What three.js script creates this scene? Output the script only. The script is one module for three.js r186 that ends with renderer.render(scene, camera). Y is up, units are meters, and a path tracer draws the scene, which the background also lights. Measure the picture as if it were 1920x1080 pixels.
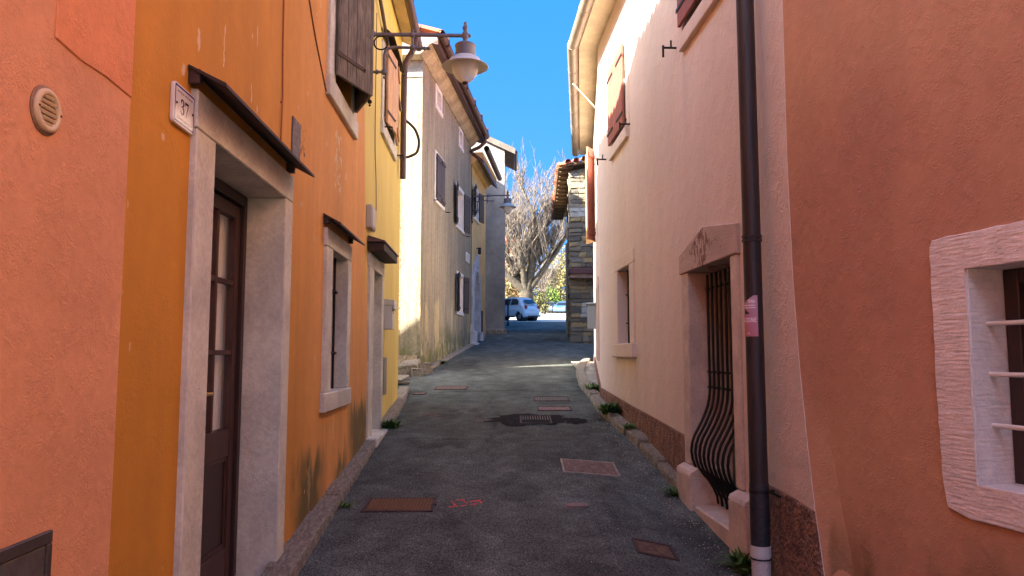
import * as THREE from 'three';
import { mergeGeometries } from 'three/addons/utils/BufferGeometryUtils.js';

// ---------------------------------------------------------------- camera, sky, sun, exposure
const scene = new THREE.Scene();
const EYE = 1.65;
const camera = new THREE.PerspectiveCamera(2 * Math.atan(540 / 1390) * 180 / Math.PI, 16 / 9, 0.05, 600);
camera.position.set(0, EYE, 0);
camera.rotation.set(5.1 * Math.PI / 180, 0, 0);
const SUN = new THREE.Vector3(-1, 0.62, 0.5).normalize();
{
  const W = 512, H = 256, a = new Float32Array(W * H * 4);
  for (let j = 0; j < H; j++) for (let i = 0; i < W; i++) {
    const el = ((j + 0.5) / H - 0.5) * Math.PI, az = ((i + 0.5) / W - 0.5) * 2 * Math.PI;
    const y = Math.sin(el), c = Math.cos(el), x = c * Math.cos(az), z = c * Math.sin(az);
    const t = Math.pow(1 - Math.max(y, 0), 2.6);
    const k = 0.138;
    let r = k * (0.03 + 0.20 * t), g = k * (0.40 + 0.30 * t), b = k * (1.40 + 0.08 * t);
    const cs = x * SUN.x + y * SUN.y + z * SUN.z, glow = Math.exp((cs - 1) * 7) * 1.2 + Math.exp((cs - 1) * 60) * 2.5;
    r += glow * 0.95; g += glow * 0.9; b += glow * 0.82;
    if (y < 0) { r = 0.20; g = 0.20; b = 0.19; }
    a.set([r, g, b, 1], (j * W + i) * 4);
  }
  const sky = new THREE.DataTexture(a, W, H, THREE.RGBAFormat, THREE.FloatType);
  sky.mapping = THREE.EquirectangularReflectionMapping; sky.magFilter = THREE.LinearFilter; sky.minFilter = THREE.LinearFilter; sky.needsUpdate = true;
  scene.background = sky; scene.environment = sky;
}
const sun = new THREE.DirectionalLight(new THREE.Color(1, 0.93, 0.82), 5);
sun.position.copy(SUN).multiplyScalar(80); sun.castShadow = true;
sun.shadow.mapSize.set(4096, 4096);
Object.assign(sun.shadow.camera, { left: -45, right: 45, top: 45, bottom: -45, near: 1, far: 220 });
scene.add(sun); scene.add(sun.target); sun.target.position.set(0, 2, -22);
sun.position.add(sun.target.position);
const renderer = new THREE.WebGLRenderer({ antialias: true });
renderer.toneMapping = THREE.LinearToneMapping;
renderer.toneMappingExposure = 7.1;
renderer.shadowMap.enabled = true;

// ---------------------------------------------------------------- numbers, noise, textures
function rng(seed) { let s = seed >>> 0; return () => { s = (s + 0x6D2B79F5) >>> 0; let t = s; t = Math.imul(t ^ (t >>> 15), t | 1); t ^= t + Math.imul(t ^ (t >>> 7), t | 61); return ((t ^ (t >>> 14)) >>> 0) / 4294967296; }; }
const R0 = rng(7);
const rr = (a, b, r = R0) => a + (b - a) * r();
const clamp = (x, a = 0, b = 1) => Math.min(b, Math.max(a, x));
const sst = (a, b, x) => { const t = clamp((x - a) / (b - a)); return t * t * (3 - 2 * t); };
const TAB = (() => { const r = rng(99), t = new Float32Array(65536); for (let i = 0; i < 65536; i++) t[i] = r(); return t; })();
function vn(x, y, per = 256) {   // value noise, periodic
  const xi = Math.floor(x), yi = Math.floor(y), fx = x - xi, fy = y - yi, u = fx * fx * (3 - 2 * fx), v = fy * fy * (3 - 2 * fy);
  const m = (n) => ((n % per) + per) % per, x0 = m(xi), x1 = m(xi + 1), y0 = m(yi) * 256, y1 = m(yi + 1) * 256;
  return (TAB[y0 + x0] * (1 - u) + TAB[y0 + x1] * u) * (1 - v) + (TAB[y1 + x0] * (1 - u) + TAB[y1 + x1] * u) * v;
}
function fbm(x, y, oct = 4, per = 256) { let s = 0, a = 0.5, n = 0; for (let o = 0; o < oct; o++) { s += a * vn(x + o * 17, y + o * 31, per); n += a; x *= 2; y *= 2; per = Math.min(256, per * 2); a *= 0.5; } return s / n; }
function tex(w, h, fn, srgb, size = 1) {
  const a = new Uint8Array(w * h * 4);
  for (let j = 0; j < h; j++) for (let i = 0; i < w; i++) { const c = fn(i, j, w, h), o = (j * w + i) * 4; if (typeof c === 'number') { a[o] = a[o + 1] = a[o + 2] = clamp(c) * 255; } else { a[o] = clamp(c[0], 0, 255); a[o + 1] = clamp(c[1], 0, 255); a[o + 2] = clamp(c[2], 0, 255); } a[o + 3] = 255; }
  const t = new THREE.DataTexture(a, w, h, THREE.RGBAFormat);
  t.magFilter = THREE.LinearFilter; t.minFilter = THREE.LinearMipmapLinearFilter; t.generateMipmaps = true; t.wrapS = t.wrapT = THREE.RepeatWrapping;
  if (srgb) t.colorSpace = THREE.SRGBColorSpace;
  t.repeat.set(1 / size, 1 / size); t.needsUpdate = true;
  return t;
}
// relief maps, tileable
const stuccoBump = tex(512, 512, (i, j) => { const m = sst(0.35, 0.65, fbm(i / 64, j / 64, 3, 8)); return 0.25 * fbm(i / 64 + 3, j / 64, 3, 8) + (0.25 + 0.5 * m) * (0.55 * fbm(i / 8, j / 8, 3, 64) + 0.45 * fbm(i / 2.6667, j / 2.6667, 2, 192)); }, false, 0.75);
const roughBump = tex(512, 512, (i, j) => { const a = fbm(i / 16, j / 16, 4, 32); return clamp((a - 0.3) * 2.1); }, false, 0.8);
const combBump = tex(512, 512, (i, j) => 0.6 * fbm(i / 4, j / 32, 3, 128) + 0.4 * fbm(i / 4, j / 4, 2, 128), false, 1.2);
const asphaltBump = tex(512, 512, (i, j) => { const a = fbm(i / 4, j / 4, 2, 128); return clamp(a * 1.3 - 0.1); }, false, 0.9);
const grainBump = tex(256, 512, (i, j) => fbm(i / 3, j / 64, 4, 256), false, 0.5);
const stoneBump = tex(256, 256, (i, j) => fbm(i / 8, j / 8, 5, 32), false, 0.5);
const grainMap = (c, k) => tex(256, 512, (i, j) => { const n = fbm(i / 4, j / 80, 4, 256), m = fbm(i / 40, j / 200, 3, 256); const s = 1 + k * (n - 0.5) + k * 0.8 * (m - 0.5); return [c[0] * s, c[1] * s, c[2] * s]; }, true, 0.5);
const blotchMap = (c, k, size = 2, f1 = 64, f2 = 6) => tex(512, 512, (i, j) => { const n = fbm(i / f1, j / f1, 5, Math.round(512 / f1)), m = fbm(i / f2 * 1, j / f2, 2, Math.round(512 / f2)); const s = 1 + k * (n - 0.5) * 2 + k * (m - 0.5); return [c[0] * s, c[1] * s * (1 + 0.15 * k * (n - 0.5)), c[2] * s]; }, true, size);

function mat(color, o = {}) {
  const m = new THREE.MeshStandardMaterial({ roughness: o.rough ?? 0.9, metalness: o.metal ?? 0 });
  if (color && color.isTexture) m.map = color; else if (color) m.color.set(color);
  if (o.bump) { m.bumpMap = o.bump; m.bumpScale = o.bs ?? 0.004; }
  if (o.vc) m.vertexColors = true;
  if (o.tint) m.color.set(o.tint);
  m.side = THREE.DoubleSide;
  return m;
}
const withRepeat = (t, s) => { const c = t.clone(); c.repeat.set(1 / s, 1 / s); c.needsUpdate = true; return c; };

// ---------------------------------------------------------------- geometry helpers
function flat(g) { g = g.index ? g.toNonIndexed() : g; for (const k of Object.keys(g.attributes)) if (!['position', 'normal', 'uv', 'color'].includes(k)) g.deleteAttribute(k); return g; }
function uvm(g) {   // uv in metres by the way each face points
  g = flat(g); const p = g.attributes.position, uv = new Float32Array(p.count * 2), a = new THREE.Vector3(), b = new THREE.Vector3(), c = new THREE.Vector3(), n = new THREE.Vector3();
  for (let i = 0; i < p.count; i += 3) {
    a.fromBufferAttribute(p, i); b.fromBufferAttribute(p, i + 1); c.fromBufferAttribute(p, i + 2);
    n.subVectors(b, a).cross(c.clone().sub(a)); const x = Math.abs(n.x), y = Math.abs(n.y), z = Math.abs(n.z);
    [a, b, c].forEach((v, k) => { const o = (i + k) * 2; if (z >= x && z >= y) { uv[o] = v.x; uv[o + 1] = v.y; } else if (x >= y) { uv[o] = v.z; uv[o + 1] = v.y; } else { uv[o] = v.x; uv[o + 1] = v.z; } });
  }
  g.setAttribute('uv', new THREE.BufferAttribute(uv, 2)); if (!g.attributes.normal) g.computeVertexNormals(); return g;
}
function tri(list) { const g = new THREE.BufferGeometry(); g.setAttribute('position', new THREE.Float32BufferAttribute(list, 3)); g.computeVertexNormals(); return uvm(g); }
function box(x0, x1, y0, y1, z0, z1, c = 0.004) {   // chamfered box, 44 triangles
  if (x1 < x0) [x0, x1] = [x1, x0]; if (y1 < y0) [y0, y1] = [y1, y0]; if (z1 < z0) [z0, z1] = [z1, z0];
  const C = [(x0 + x1) / 2, (y0 + y1) / 2, (z0 + z1) / 2], h = [(x1 - x0) / 2, (y1 - y0) / 2, (z1 - z0) / 2];
  c = Math.min(c, h[0] * 0.45, h[1] * 0.45, h[2] * 0.45);
  const out = [];
  const v = (s, ax) => [0, 1, 2].map((k) => C[k] + s[k] * (k === ax ? h[k] : h[k] - c));
  const face = (q) => {
    const m = [0, 1, 2].map((k) => q.reduce((s, p) => s + p[k], 0) / q.length - C[k]);
    const e = [0, 1, 2].map((k) => q[1][k] - q[0][k]), f = [0, 1, 2].map((k) => q[2][k] - q[0][k]);
    const n = [e[1] * f[2] - e[2] * f[1], e[2] * f[0] - e[0] * f[2], e[0] * f[1] - e[1] * f[0]];
    if (n[0] * m[0] + n[1] * m[1] + n[2] * m[2] < 0) q = q.slice().reverse();
    out.push(...q[0], ...q[1], ...q[2]); if (q.length === 4) out.push(...q[0], ...q[2], ...q[3]);
  };
  if (c < 1e-5) c = 0;
  for (let ax = 0; ax < 3; ax++) for (const s of [-1, 1]) { const b = (ax + 1) % 3, d = (ax + 2) % 3; face([[-1, -1], [1, -1], [1, 1], [-1, 1]].map(([p, q]) => { const g = [0, 0, 0]; g[ax] = s; g[b] = p; g[d] = q; return v(g, ax); })); }
  if (c) for (let ax = 0; ax < 3; ax++) { const b = (ax + 1) % 3, d = (ax + 2) % 3; for (const p of [-1, 1]) for (const q of [-1, 1]) { const g = (s) => { const t = [0, 0, 0]; t[ax] = s; t[b] = p; t[d] = q; return t; }; face([v(g(-1), b), v(g(1), b), v(g(1), d), v(g(-1), d)]); } }
  if (c) for (const a of [-1, 1]) for (const b of [-1, 1]) for (const d of [-1, 1]) face([v([a, b, d], 0), v([a, b, d], 1), v([a, b, d], 2)]);
  return tri(out);
}
function poly(points, holes, z0, z1, bevel = 0) {   // outline in x, y given thickness from z0 to z1
  const s = new THREE.Shape(points.map((p) => new THREE.Vector2(p[0], p[1])));
  for (const h of holes || []) s.holes.push(new THREE.Path(h.map((p) => new THREE.Vector2(p[0], p[1]))));
  const g = new THREE.ExtrudeGeometry(s, { depth: z1 - z0 - bevel, bevelEnabled: bevel > 0, bevelThickness: bevel, bevelSize: bevel, bevelOffset: -bevel, bevelSegments: 1, steps: 1 });
  g.translate(0, 0, z0); return uvm(g);
}
function prismX(pts, x0, x1) { const g = poly(pts.map(([z, y]) => [-z, y]), null, 0, Math.abs(x1 - x0)); g.rotateY(Math.PI / 2); g.translate(Math.min(x0, x1), 0, 0); return uvm(g); }   // outline in z, y drawn along x
function tube(pts, r, seg = 8, smooth = true, n) {
  const v = pts.map((p) => new THREE.Vector3(...p));
  let curve; if (smooth && v.length > 2) curve = new THREE.CatmullRomCurve3(v, false, 'catmullrom', 0.4); else { curve = new THREE.CurvePath(); for (let i = 0; i + 1 < v.length; i++) curve.add(new THREE.LineCurve3(v[i], v[i + 1])); }
  return flat(new THREE.TubeGeometry(curve, n || Math.max(1, (v.length - 1) * (smooth && v.length > 2 ? 6 : 1)), r, seg, false));
}
function rod(a, b, r0, r1 = r0, seg = 8, open = false) {
  const A = new THREE.Vector3(...a), B = new THREE.Vector3(...b), L = A.distanceTo(B), g = new THREE.CylinderGeometry(r1, r0, L, seg, 1, open);
  g.applyQuaternion(new THREE.Quaternion().setFromUnitVectors(new THREE.Vector3(0, 1, 0), B.clone().sub(A).normalize())); g.translate((A.x + B.x) / 2, (A.y + B.y) / 2, (A.z + B.z) / 2); return flat(g);
}
function lathe(pts, seg = 24) { return flat(new THREE.LatheGeometry(pts.map((p) => new THREE.Vector2(p[0], p[1])), seg)); }
function ball(x, y, z, r, s = 8) { const g = new THREE.SphereGeometry(r, s, Math.max(4, s - 2)); g.translate(x, y, z); return flat(g); }
function add(name, geo, m, parent) {
  const g = Array.isArray(geo) ? (geo.length > 1 ? mergeGeometries(geo.map(flat)) : geo[0]) : geo;
  const o = new THREE.Mesh(g, m); o.name = name; o.castShadow = o.receiveShadow = true; (parent || scene).add(o); return o;
}
const used = {};
const numbered = (n) => { used[n] = (used[n] ?? -1) + 1; return used[n] ? n + '_' + String(used[n]).padStart(3, '0') : n; };
function tag(o, label, category, group, kind) { if (label) o.userData.label = label; if (category) o.userData.category = category; if (group) o.userData.group = group; if (kind) o.userData.kind = kind; return o; }
function thing(name, label, category, pos = [0, 0, 0], group) { const o = new THREE.Group(); o.name = numbered(name); o.position.set(...pos); scene.add(o); return tag(o, label, category, group); }
function struct(name, geo, m, label) { const o = add(numbered(name), geo, m); return tag(o, label, null, null, 'structure'); }

// ---------------------------------------------------------------- the lie of the land
function G(d) { return d < 26 ? -0.087 + 0.095 * d : d < 120 ? 2.383 + 0.0655 * (d - 26) : 8.54 - 0.02 * (d - 120); }
const roadRelief = (x, d) => 0.010 * (fbm(x * 1.3 + 5, d * 1.3 + 9, 3) - 0.5) - 0.012 * sst(0.9, 1.7, Math.abs(x)) - 0.12 * sst(0.5, 1.45, x) * sst(8.6, 6.2, d);
const GR = (x, d) => G(d) + roadRelief(x, d) * (d < 40 ? 1 : 0);
// A frame along a wall x = c + m d: local x runs away from the viewer on the left side and towards the viewer on the right, y up, z out to the street.
class Frame {
  constructor(c, m, side, dref, y0) { Object.assign(this, { c, m, side, dref, n: Math.hypot(1, m), y0: y0 ?? G(dref) }); }
  x(d) { return this.side * (d - this.dref) * this.n; }
  y(h) { return h - this.y0; }
  place(o) { o.position.set(this.c + this.m * this.dref, this.y0, -this.dref); o.rotation.y = this.side > 0 ? Math.atan2(1, this.m) : Math.atan2(-1, -this.m); return o; }
  thing(name, label, cat, group) { return this.place(thing(name, label, cat, [0, 0, 0], group)); }
  box(d0, d1, h0, h1, z0, z1, c) { return box(this.x(d0), this.x(d1), this.y(h0), this.y(h1), z0, z1, c); }
  poly(pts, holes, z0, z1, bv) { const f = (p) => [this.x(p[0]), this.y(p[1])]; return poly(pts.map(f), (holes || []).map((h) => h.map(f)), z0, z1, bv); }
  P(d, h, z) { return [this.x(d), this.y(h), z]; }
  tube(pts, r, s, sm, n) { return tube(pts.map((p) => this.P(...p)), r, s, sm, n); }
  rod(a, b, r, r1, s) { return rod(this.P(...a), this.P(...b), r, r1, s); }
  map(d0, d1, h0, h1, w, h, fn) {   // a colour map laid over this stretch of wall, fn(d, height)
    const xa = Math.min(this.x(d0), this.x(d1)), xb = Math.max(this.x(d0), this.x(d1)), ya = this.y(h0), yb = this.y(h1);
    const t = tex(w, h, (i, j) => { const x = xa + (xb - xa) * (i + 0.5) / w, y = ya + (yb - ya) * (j + 0.5) / h; return fn(this.dref + this.side * x / this.n, y + this.y0); }, true, 1);
    t.repeat.set(1 / (xb - xa), 1 / (yb - ya)); t.offset.set(-xa / (xb - xa), -ya / (yb - ya)); return t;
  }
}
const rect = (d0, d1, h0, h1) => [[d0, h0], [d1, h0], [d1, h1], [d0, h1]];
const LF = new Frame(-1.268, -0.036, 1, 5), YF = new Frame(-1.268, -0.036, 1, 9), SF = new Frame(-1.268, -0.036, 1, 1);
const GF = new Frame(-3.27, 0.1, 1, 16), CF = new Frame(-3.27, 0.1, 1, 22);
const PF = new Frame(1.87, -0.05, -1, 7), TF = new Frame(2.728, -0.245, -1, 3), QF = new Frame(0.294, 0.093, -1, 13);

// shared materials
const stoneTrim = mat(blotchMap([208, 204, 188], 0.12, 1.5), { bump: withRepeat(stuccoBump, 0.6), bs: 0.006, rough: 0.85 });
const paleStone = mat(blotchMap([208, 202, 194], 0.12, 1.2), { bump: withRepeat(stoneBump, 0.4), bs: 0.003 });
const kerbStone = mat(blotchMap([158, 148, 132], 0.30, 1.1, 32, 4), { bump: withRepeat(stoneBump, 0.3), bs: 0.012 });
const ironBlack = mat('#241d1d', { rough: 0.55, metal: 0.4 });
const ironRust = mat(blotchMap([72, 54, 48], 0.3, 0.6, 32, 4), { rough: 0.75, metal: 0.2 });
const canopySheet = mat(blotchMap([62, 46, 42], 0.2, 0.8), { rough: 0.75, metal: 0.1 });
const gutterBrown = mat(blotchMap([88, 66, 60], 0.15, 1), { rough: 0.5, metal: 0.25 });
const lampGrey = mat('#6d6a72', { rough: 0.55, metal: 0.3 });
const tileMats = [[186, 108, 78], [168, 92, 66], [196, 132, 100], [150, 96, 76]].map((c) => mat(blotchMap(c, 0.25, 0.6, 32, 4), { rough: 0.9 }));
const tileClay = tileMats[0], soffitCream = mat(blotchMap([206, 190, 158], 0.12, 1.5), {});
const woodFascia = mat(grainMap([118, 94, 70], 0.35), { bump: grainBump, bs: 0.002 });
const pvcWhite = mat('#d6d2ca', { rough: 0.5 });
const glassPane = new THREE.MeshPhysicalMaterial({ color: 0xffffff, roughness: 0.03, transmission: 1, thickness: 0, ior: 1.5 });
const whitePaint = mat(blotchMap([222, 216, 210], 0.06, 1), { bump: withRepeat(stuccoBump, 0.4), bs: 0.001, rough: 0.7 });
const cableGrey = mat('#6e5a48', { rough: 0.7 });

// clay roof tile, a tapered half pipe running down the slope along local -y
const tileGeo = (() => { const g = new THREE.CylinderGeometry(0.085, 0.1, 0.46, 8, 1, true, -Math.PI / 2, Math.PI); const h = new THREE.CylinderGeometry(0.072, 0.087, 0.46, 8, 1, true, -Math.PI / 2, Math.PI); return mergeGeometries([flat(g), flat(h)]); })();
function roofTiles(root, F, d0, d1, h, z, slope, n = 1, step = 0.21) {   // rows of cover tiles at an eave
  for (let k = 0; k < n; k++) for (let d = d0, i = 0; d <= d1; d += step, i++) {
    const o = add('roof_tile', tileGeo, tileMats[(i * 7 + k * 3 + ((i * i) % 5)) % 4], root);
    o.position.set(F.x(d) + rr(-0.01, 0.01), F.y(h) + Math.sin(slope) * 0.4 * k + 0.03 * 0, z - Math.cos(slope) * 0.4 * k + rr(-0.03, 0.02)); o.rotation.x = -Math.PI / 2 + slope; o.rotation.order = 'YXZ'; o.rotation.z = rr(-0.04, 0.04);
  }
}
// the rest of a house behind its front: gables, back, and a pitched roof with its ridge along the street
function shell(root, F, d0, d1, top, depth, m, o = {}) {
  const x0 = F.x(d0), x1 = F.x(d1), b = F.y(Math.min(G(d0), G(d1)) - 0.5), t = F.y(top), rise = o.rise ?? depth / 2 * 0.38, ov = o.ov ?? 0.3, th = 0.4, s = Math.sign(x1 - x0);
  const gable = [[-th, b], [-th, t], [-depth / 2, t + rise], [-depth, t], [-depth, b]];
  if (!o.noNear) add('side_wall', prismX(gable, x0, x0 + s * 0.3), o.nearMat || m, root);
  add('side_wall', prismX(gable, x1 - s * 0.3, x1), m, root);
  add('back_wall', box(x0 + s * 0.3, x1 - s * 0.3, b, t, -depth, -depth + 0.3), m, root);
  const k = rise / (depth / 2), vo = o.verge ?? 0.06, e = 0.02;
  for (const q of [0, 1]) { const z = (v) => q ? -depth - v : v; if (!q && !o.noSoffit) add('soffit', prismX([[0.002, t - 0.05], [0.002, t - 0.01], [ov - 0.02, t - ov * k + 0.012], [ov - 0.02, t - ov * k - 0.03]], x0, x1), soffitCream, root); add('roof', prismX([[z(ov), t - ov * k + e], [z(ov), t - ov * k + 0.12 + e], [-depth / 2, t + rise + 0.12 + e], [-depth / 2, t + rise + e]], x0 - s * vo, x1 + s * (o.verge1 ?? vo)), o.roofMat || tileClay, root); }
}
// one wooden shutter leaf of separate planks with two iron straps, drawn in its own axes: x from the hinge outward, y up from its foot
function shutterLeaf(root, w, h, planks, mats, m, frame = true, name = 'shutter') {
  const leaf = new THREE.Group(); leaf.name = name; root.add(leaf);
  const pw = w / planks;
  for (let i = 0; i < planks; i++) add('plank', box(i * pw + 0.002, (i + 1) * pw - 0.002, 0, h, 0, 0.028, 0.003), mats[(i * 3 + planks) % mats.length], leaf);
  for (const y of [h * 0.14, h * 0.86]) add('strap_hinge', [box(-0.02, w * 0.75, y - 0.018, y + 0.018, 0.029, 0.036, 0.002), ball(w * 0.72, y, 0.036, 0.012, 6)], m, leaf);
  if (frame) for (const y of [h * 0.08, h * 0.92]) add('batten', box(0.03, w - 0.03, y - 0.035, y + 0.035, -0.022, -0.002, 0.003), mats[0], leaf);
  return leaf;
}
const oldWood = [[92, 84, 76], [108, 98, 86], [80, 72, 68]].map((c) => mat(grainMap(c, 0.7), { bump: grainBump, bs: 0.005 }));
const tanWood = [[196, 146, 92], [204, 156, 100], [188, 136, 84]].map((c) => mat(grainMap(c, 0.25), { bump: grainBump, bs: 0.0015, rough: 0.6 }));
const redWood = [[156, 90, 74], [148, 82, 66], [164, 98, 78]].map((c) => mat(grainMap(c, 0.25), { bump: grainBump, bs: 0.002, rough: 0.65 }));
const darkShut = [[74, 66, 64], [68, 60, 60]].map((c) => mat(grainMap(c, 0.25), { rough: 0.7 }));
const doorWood = mat(grainMap([66, 40, 34], 0.3), { bump: grainBump, bs: 0.001, rough: 0.45 });
const doorWood2 = mat(grainMap([54, 34, 30], 0.3), { bump: grainBump, bs: 0.001, rough: 0.45 });

// ---------------------------------------------------------------- ground, road, square
{
  const pos = [], idx = [], xs = [-120, -60, -30, -16, -9, -5, -2.6, 0, 2.6, 5, 9, 16, 30, 60, 120], ds = [-40, -20, -8, 0, 8, 16, 22, 26, 32, 40, 48, 60, 75, 90, 105, 120, 150, 200, 300];
  for (const d of ds) for (const x of xs) pos.push(x, G(d) - (Math.abs(x) < 4 && d < 50 ? 0.35 : 0.06) - (Math.abs(x) < 20 ? 0 : 0.02 * (Math.abs(x) - 20)), -d);
  const n = xs.length; for (let j = 0; j + 1 < ds.length; j++) for (let i = 0; i + 1 < n; i++) { const a = j * n + i; idx.push(a, a + 1, a + n + 1, a, a + n + 1, a + n); }
  const g = new THREE.BufferGeometry(); g.setAttribute('position', new THREE.Float32BufferAttribute(pos, 3)); g.setIndex(idx); g.computeVertexNormals();
  struct('ground', uvm(g), mat(blotchMap([120, 112, 84], 0.35, 3, 32, 5), { bump: withRepeat(roughBump, 2), bs: 0.02 }), 'bare earth beyond the houses');
}
function sheet(xa, xb, d0, d1, nx, nd, lift, color) {   // a sheet over the road's surface; xa, xb may depend on d
  const pos = [], uv = [], col = [], idx = [];
  for (let j = 0; j <= nd; j++) for (let i = 0; i <= nx; i++) { const d = d0 + (d1 - d0) * j / nd, l = typeof xa === 'function' ? xa(d) : xa, r = typeof xb === 'function' ? xb(d) : xb, x = l + (r - l) * i / nx; pos.push(x, GR(x, d) + lift, -d); uv.push(x, d); if (color) col.push(...color(x, d)); }
  for (let j = 0; j < nd; j++) for (let i = 0; i < nx; i++) { const a = j * (nx + 1) + i; idx.push(a, a + 1, a + nx + 2, a, a + nx + 2, a + nx + 1); }
  const g = new THREE.BufferGeometry(); g.setAttribute('position', new THREE.Float32BufferAttribute(pos, 3)); g.setAttribute('uv', new THREE.Float32BufferAttribute(uv, 2)); if (color) g.setAttribute('color', new THREE.Float32BufferAttribute(col, 3)); g.setIndex(idx); g.computeVertexNormals(); return flat(g);
}
const asphaltMap = tex(1024, 1024, (i, j) => { const a = fbm(i / 2.6667, j / 2.6667, 2, 192), b = vn(i / 2 + 3, j / 2, 256), w = b > 0.95 ? 50 : 0, n = fbm(i / 64, j / 64, 4, 16); const s = 114 + 145 * (a - 0.5) + 46 * (n - 0.5) + w; return [s * 1.0, s * 1.07, s * 1.0]; }, true, 2.2);
const dull = (m, k) => { const p = new THREE.MeshPhysicalMaterial({ map: m.map, bumpMap: m.bumpMap, bumpScale: m.bumpScale, roughness: m.roughness, vertexColors: m.vertexColors, side: THREE.DoubleSide }); p.specularIntensity = k; return p; };
const asphalt = dull(mat(asphaltMap, { bump: asphaltBump, bs: 0.014, vc: true, rough: 0.92 }), 0.45);
const roadCol = (x, d) => {
  let s = 0.60 + 0.40 * (fbm(x * 0.9 + 3, d * 0.45, 4) - 0.5) + 0.25 * (fbm(x * 5, d * 5, 3) - 0.5);
  const patch = sst(0.50, 0.62, fbm(x * 0.7 + 20, d * 0.3 + 4, 3)); s *= 1 + 0.22 * patch;
  const crack = Math.abs(d - 12.05 - 0.35 * (fbm(x * 1.6, 3.3, 3) - 0.5) - 0.1 * x); if (crack < 0.035) s *= 0.6;
  const c2 = Math.abs(x - 0.75 - 0.5 * (fbm(d * 0.8, 8.1, 3) - 0.5)); if (c2 < 0.016 && d > 5 && d < 9) s *= 0.72;
  const track = sst(0.26, 0.1, Math.abs(x + 0.55 + 0.1 * Math.sin(d * 0.4))) + sst(0.26, 0.1, Math.abs(x - 0.62 + 0.1 * Math.sin(d * 0.4))); s *= 1 + 0.10 * track * fbm(x * 3, d * 1.5, 3);
  const tx = x - 0.78 + 0.03 * (d - 6) + 0.02 * Math.sin(d * 5); if (d > 4.2 && d < 7.0 && Math.abs(tx) < 0.17) s *= Math.abs(tx) > 0.145 ? 0.72 : 0.86;
  const seam = Math.abs(d - 8.35 - 0.12 * (fbm(x * 3, 7.7, 3) - 0.5) + 0.05 * x); if (seam < 0.022 && x < 0.6) s *= 0.74; if (d > 13.3 + 0.2 * (fbm(x * 2, 1.5, 3) - 0.5)) s *= 1.1;
  const wig = Math.abs(x + 0.25 + 0.9 * (fbm(d * 0.5, 21.3, 4) - 0.5)); if (wig < 0.014 && d > 6.3 && d < 11.5) s *= 0.7;
  const tar = sst(0.60, 0.68, fbm(x * 2.2 + 40, d * 1.1 + 7, 4)); s *= 1 - 0.25 * tar;
  const dust = sst(0.56, 0.7, fbm(x * 3.1 + 11, d * 3.1, 4)); s *= 1 + 0.16 * dust;
  return [s, s * 0.97, s * 0.99];
};
const wallL = (d) => d < 11.2 ? -1.268 - 0.036 * d : d < 14.6 ? -2.6 : d < 24 ? -3.27 + 0.1 * d : d < 27 ? -1.2 : -3;
const wallR = (d) => d < 4.4 ? 2.728 - 0.245 * d : d < 11 ? 1.87 - 0.05 * d : d < 17 ? 0.294 + 0.093 * d : d < 21.6 ? 3.2 : 1.75 + 0.07 * (d - 21.8) + 0.05;
struct('road', [sheet((d) => wallL(d) - 0.15, (d) => wallR(d) + 0.2, -6, 14, 70, 330, 0, roadCol), sheet((d) => wallL(d) - 0.2, (d) => wallR(d) + 0.2, 14, 44, 40, 200, 0, roadCol)], asphalt, 'worn asphalt lane climbing between the houses');
struct('square', (() => { const g = sheet(-30, 30, 44, 112, 20, 34, -0.002, (x, d) => { const s = 0.92 + 0.3 * (fbm(x * 0.6, d * 0.25, 4) - 0.5); return [s, s, s * 0.97]; }); return g; })(), mat(blotchMap([190, 184, 172], 0.2, 2.5, 32, 4), { vc: true, bump: asphaltBump, bs: 0.004 }), 'pale sunlit paving of the parking square');

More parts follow.
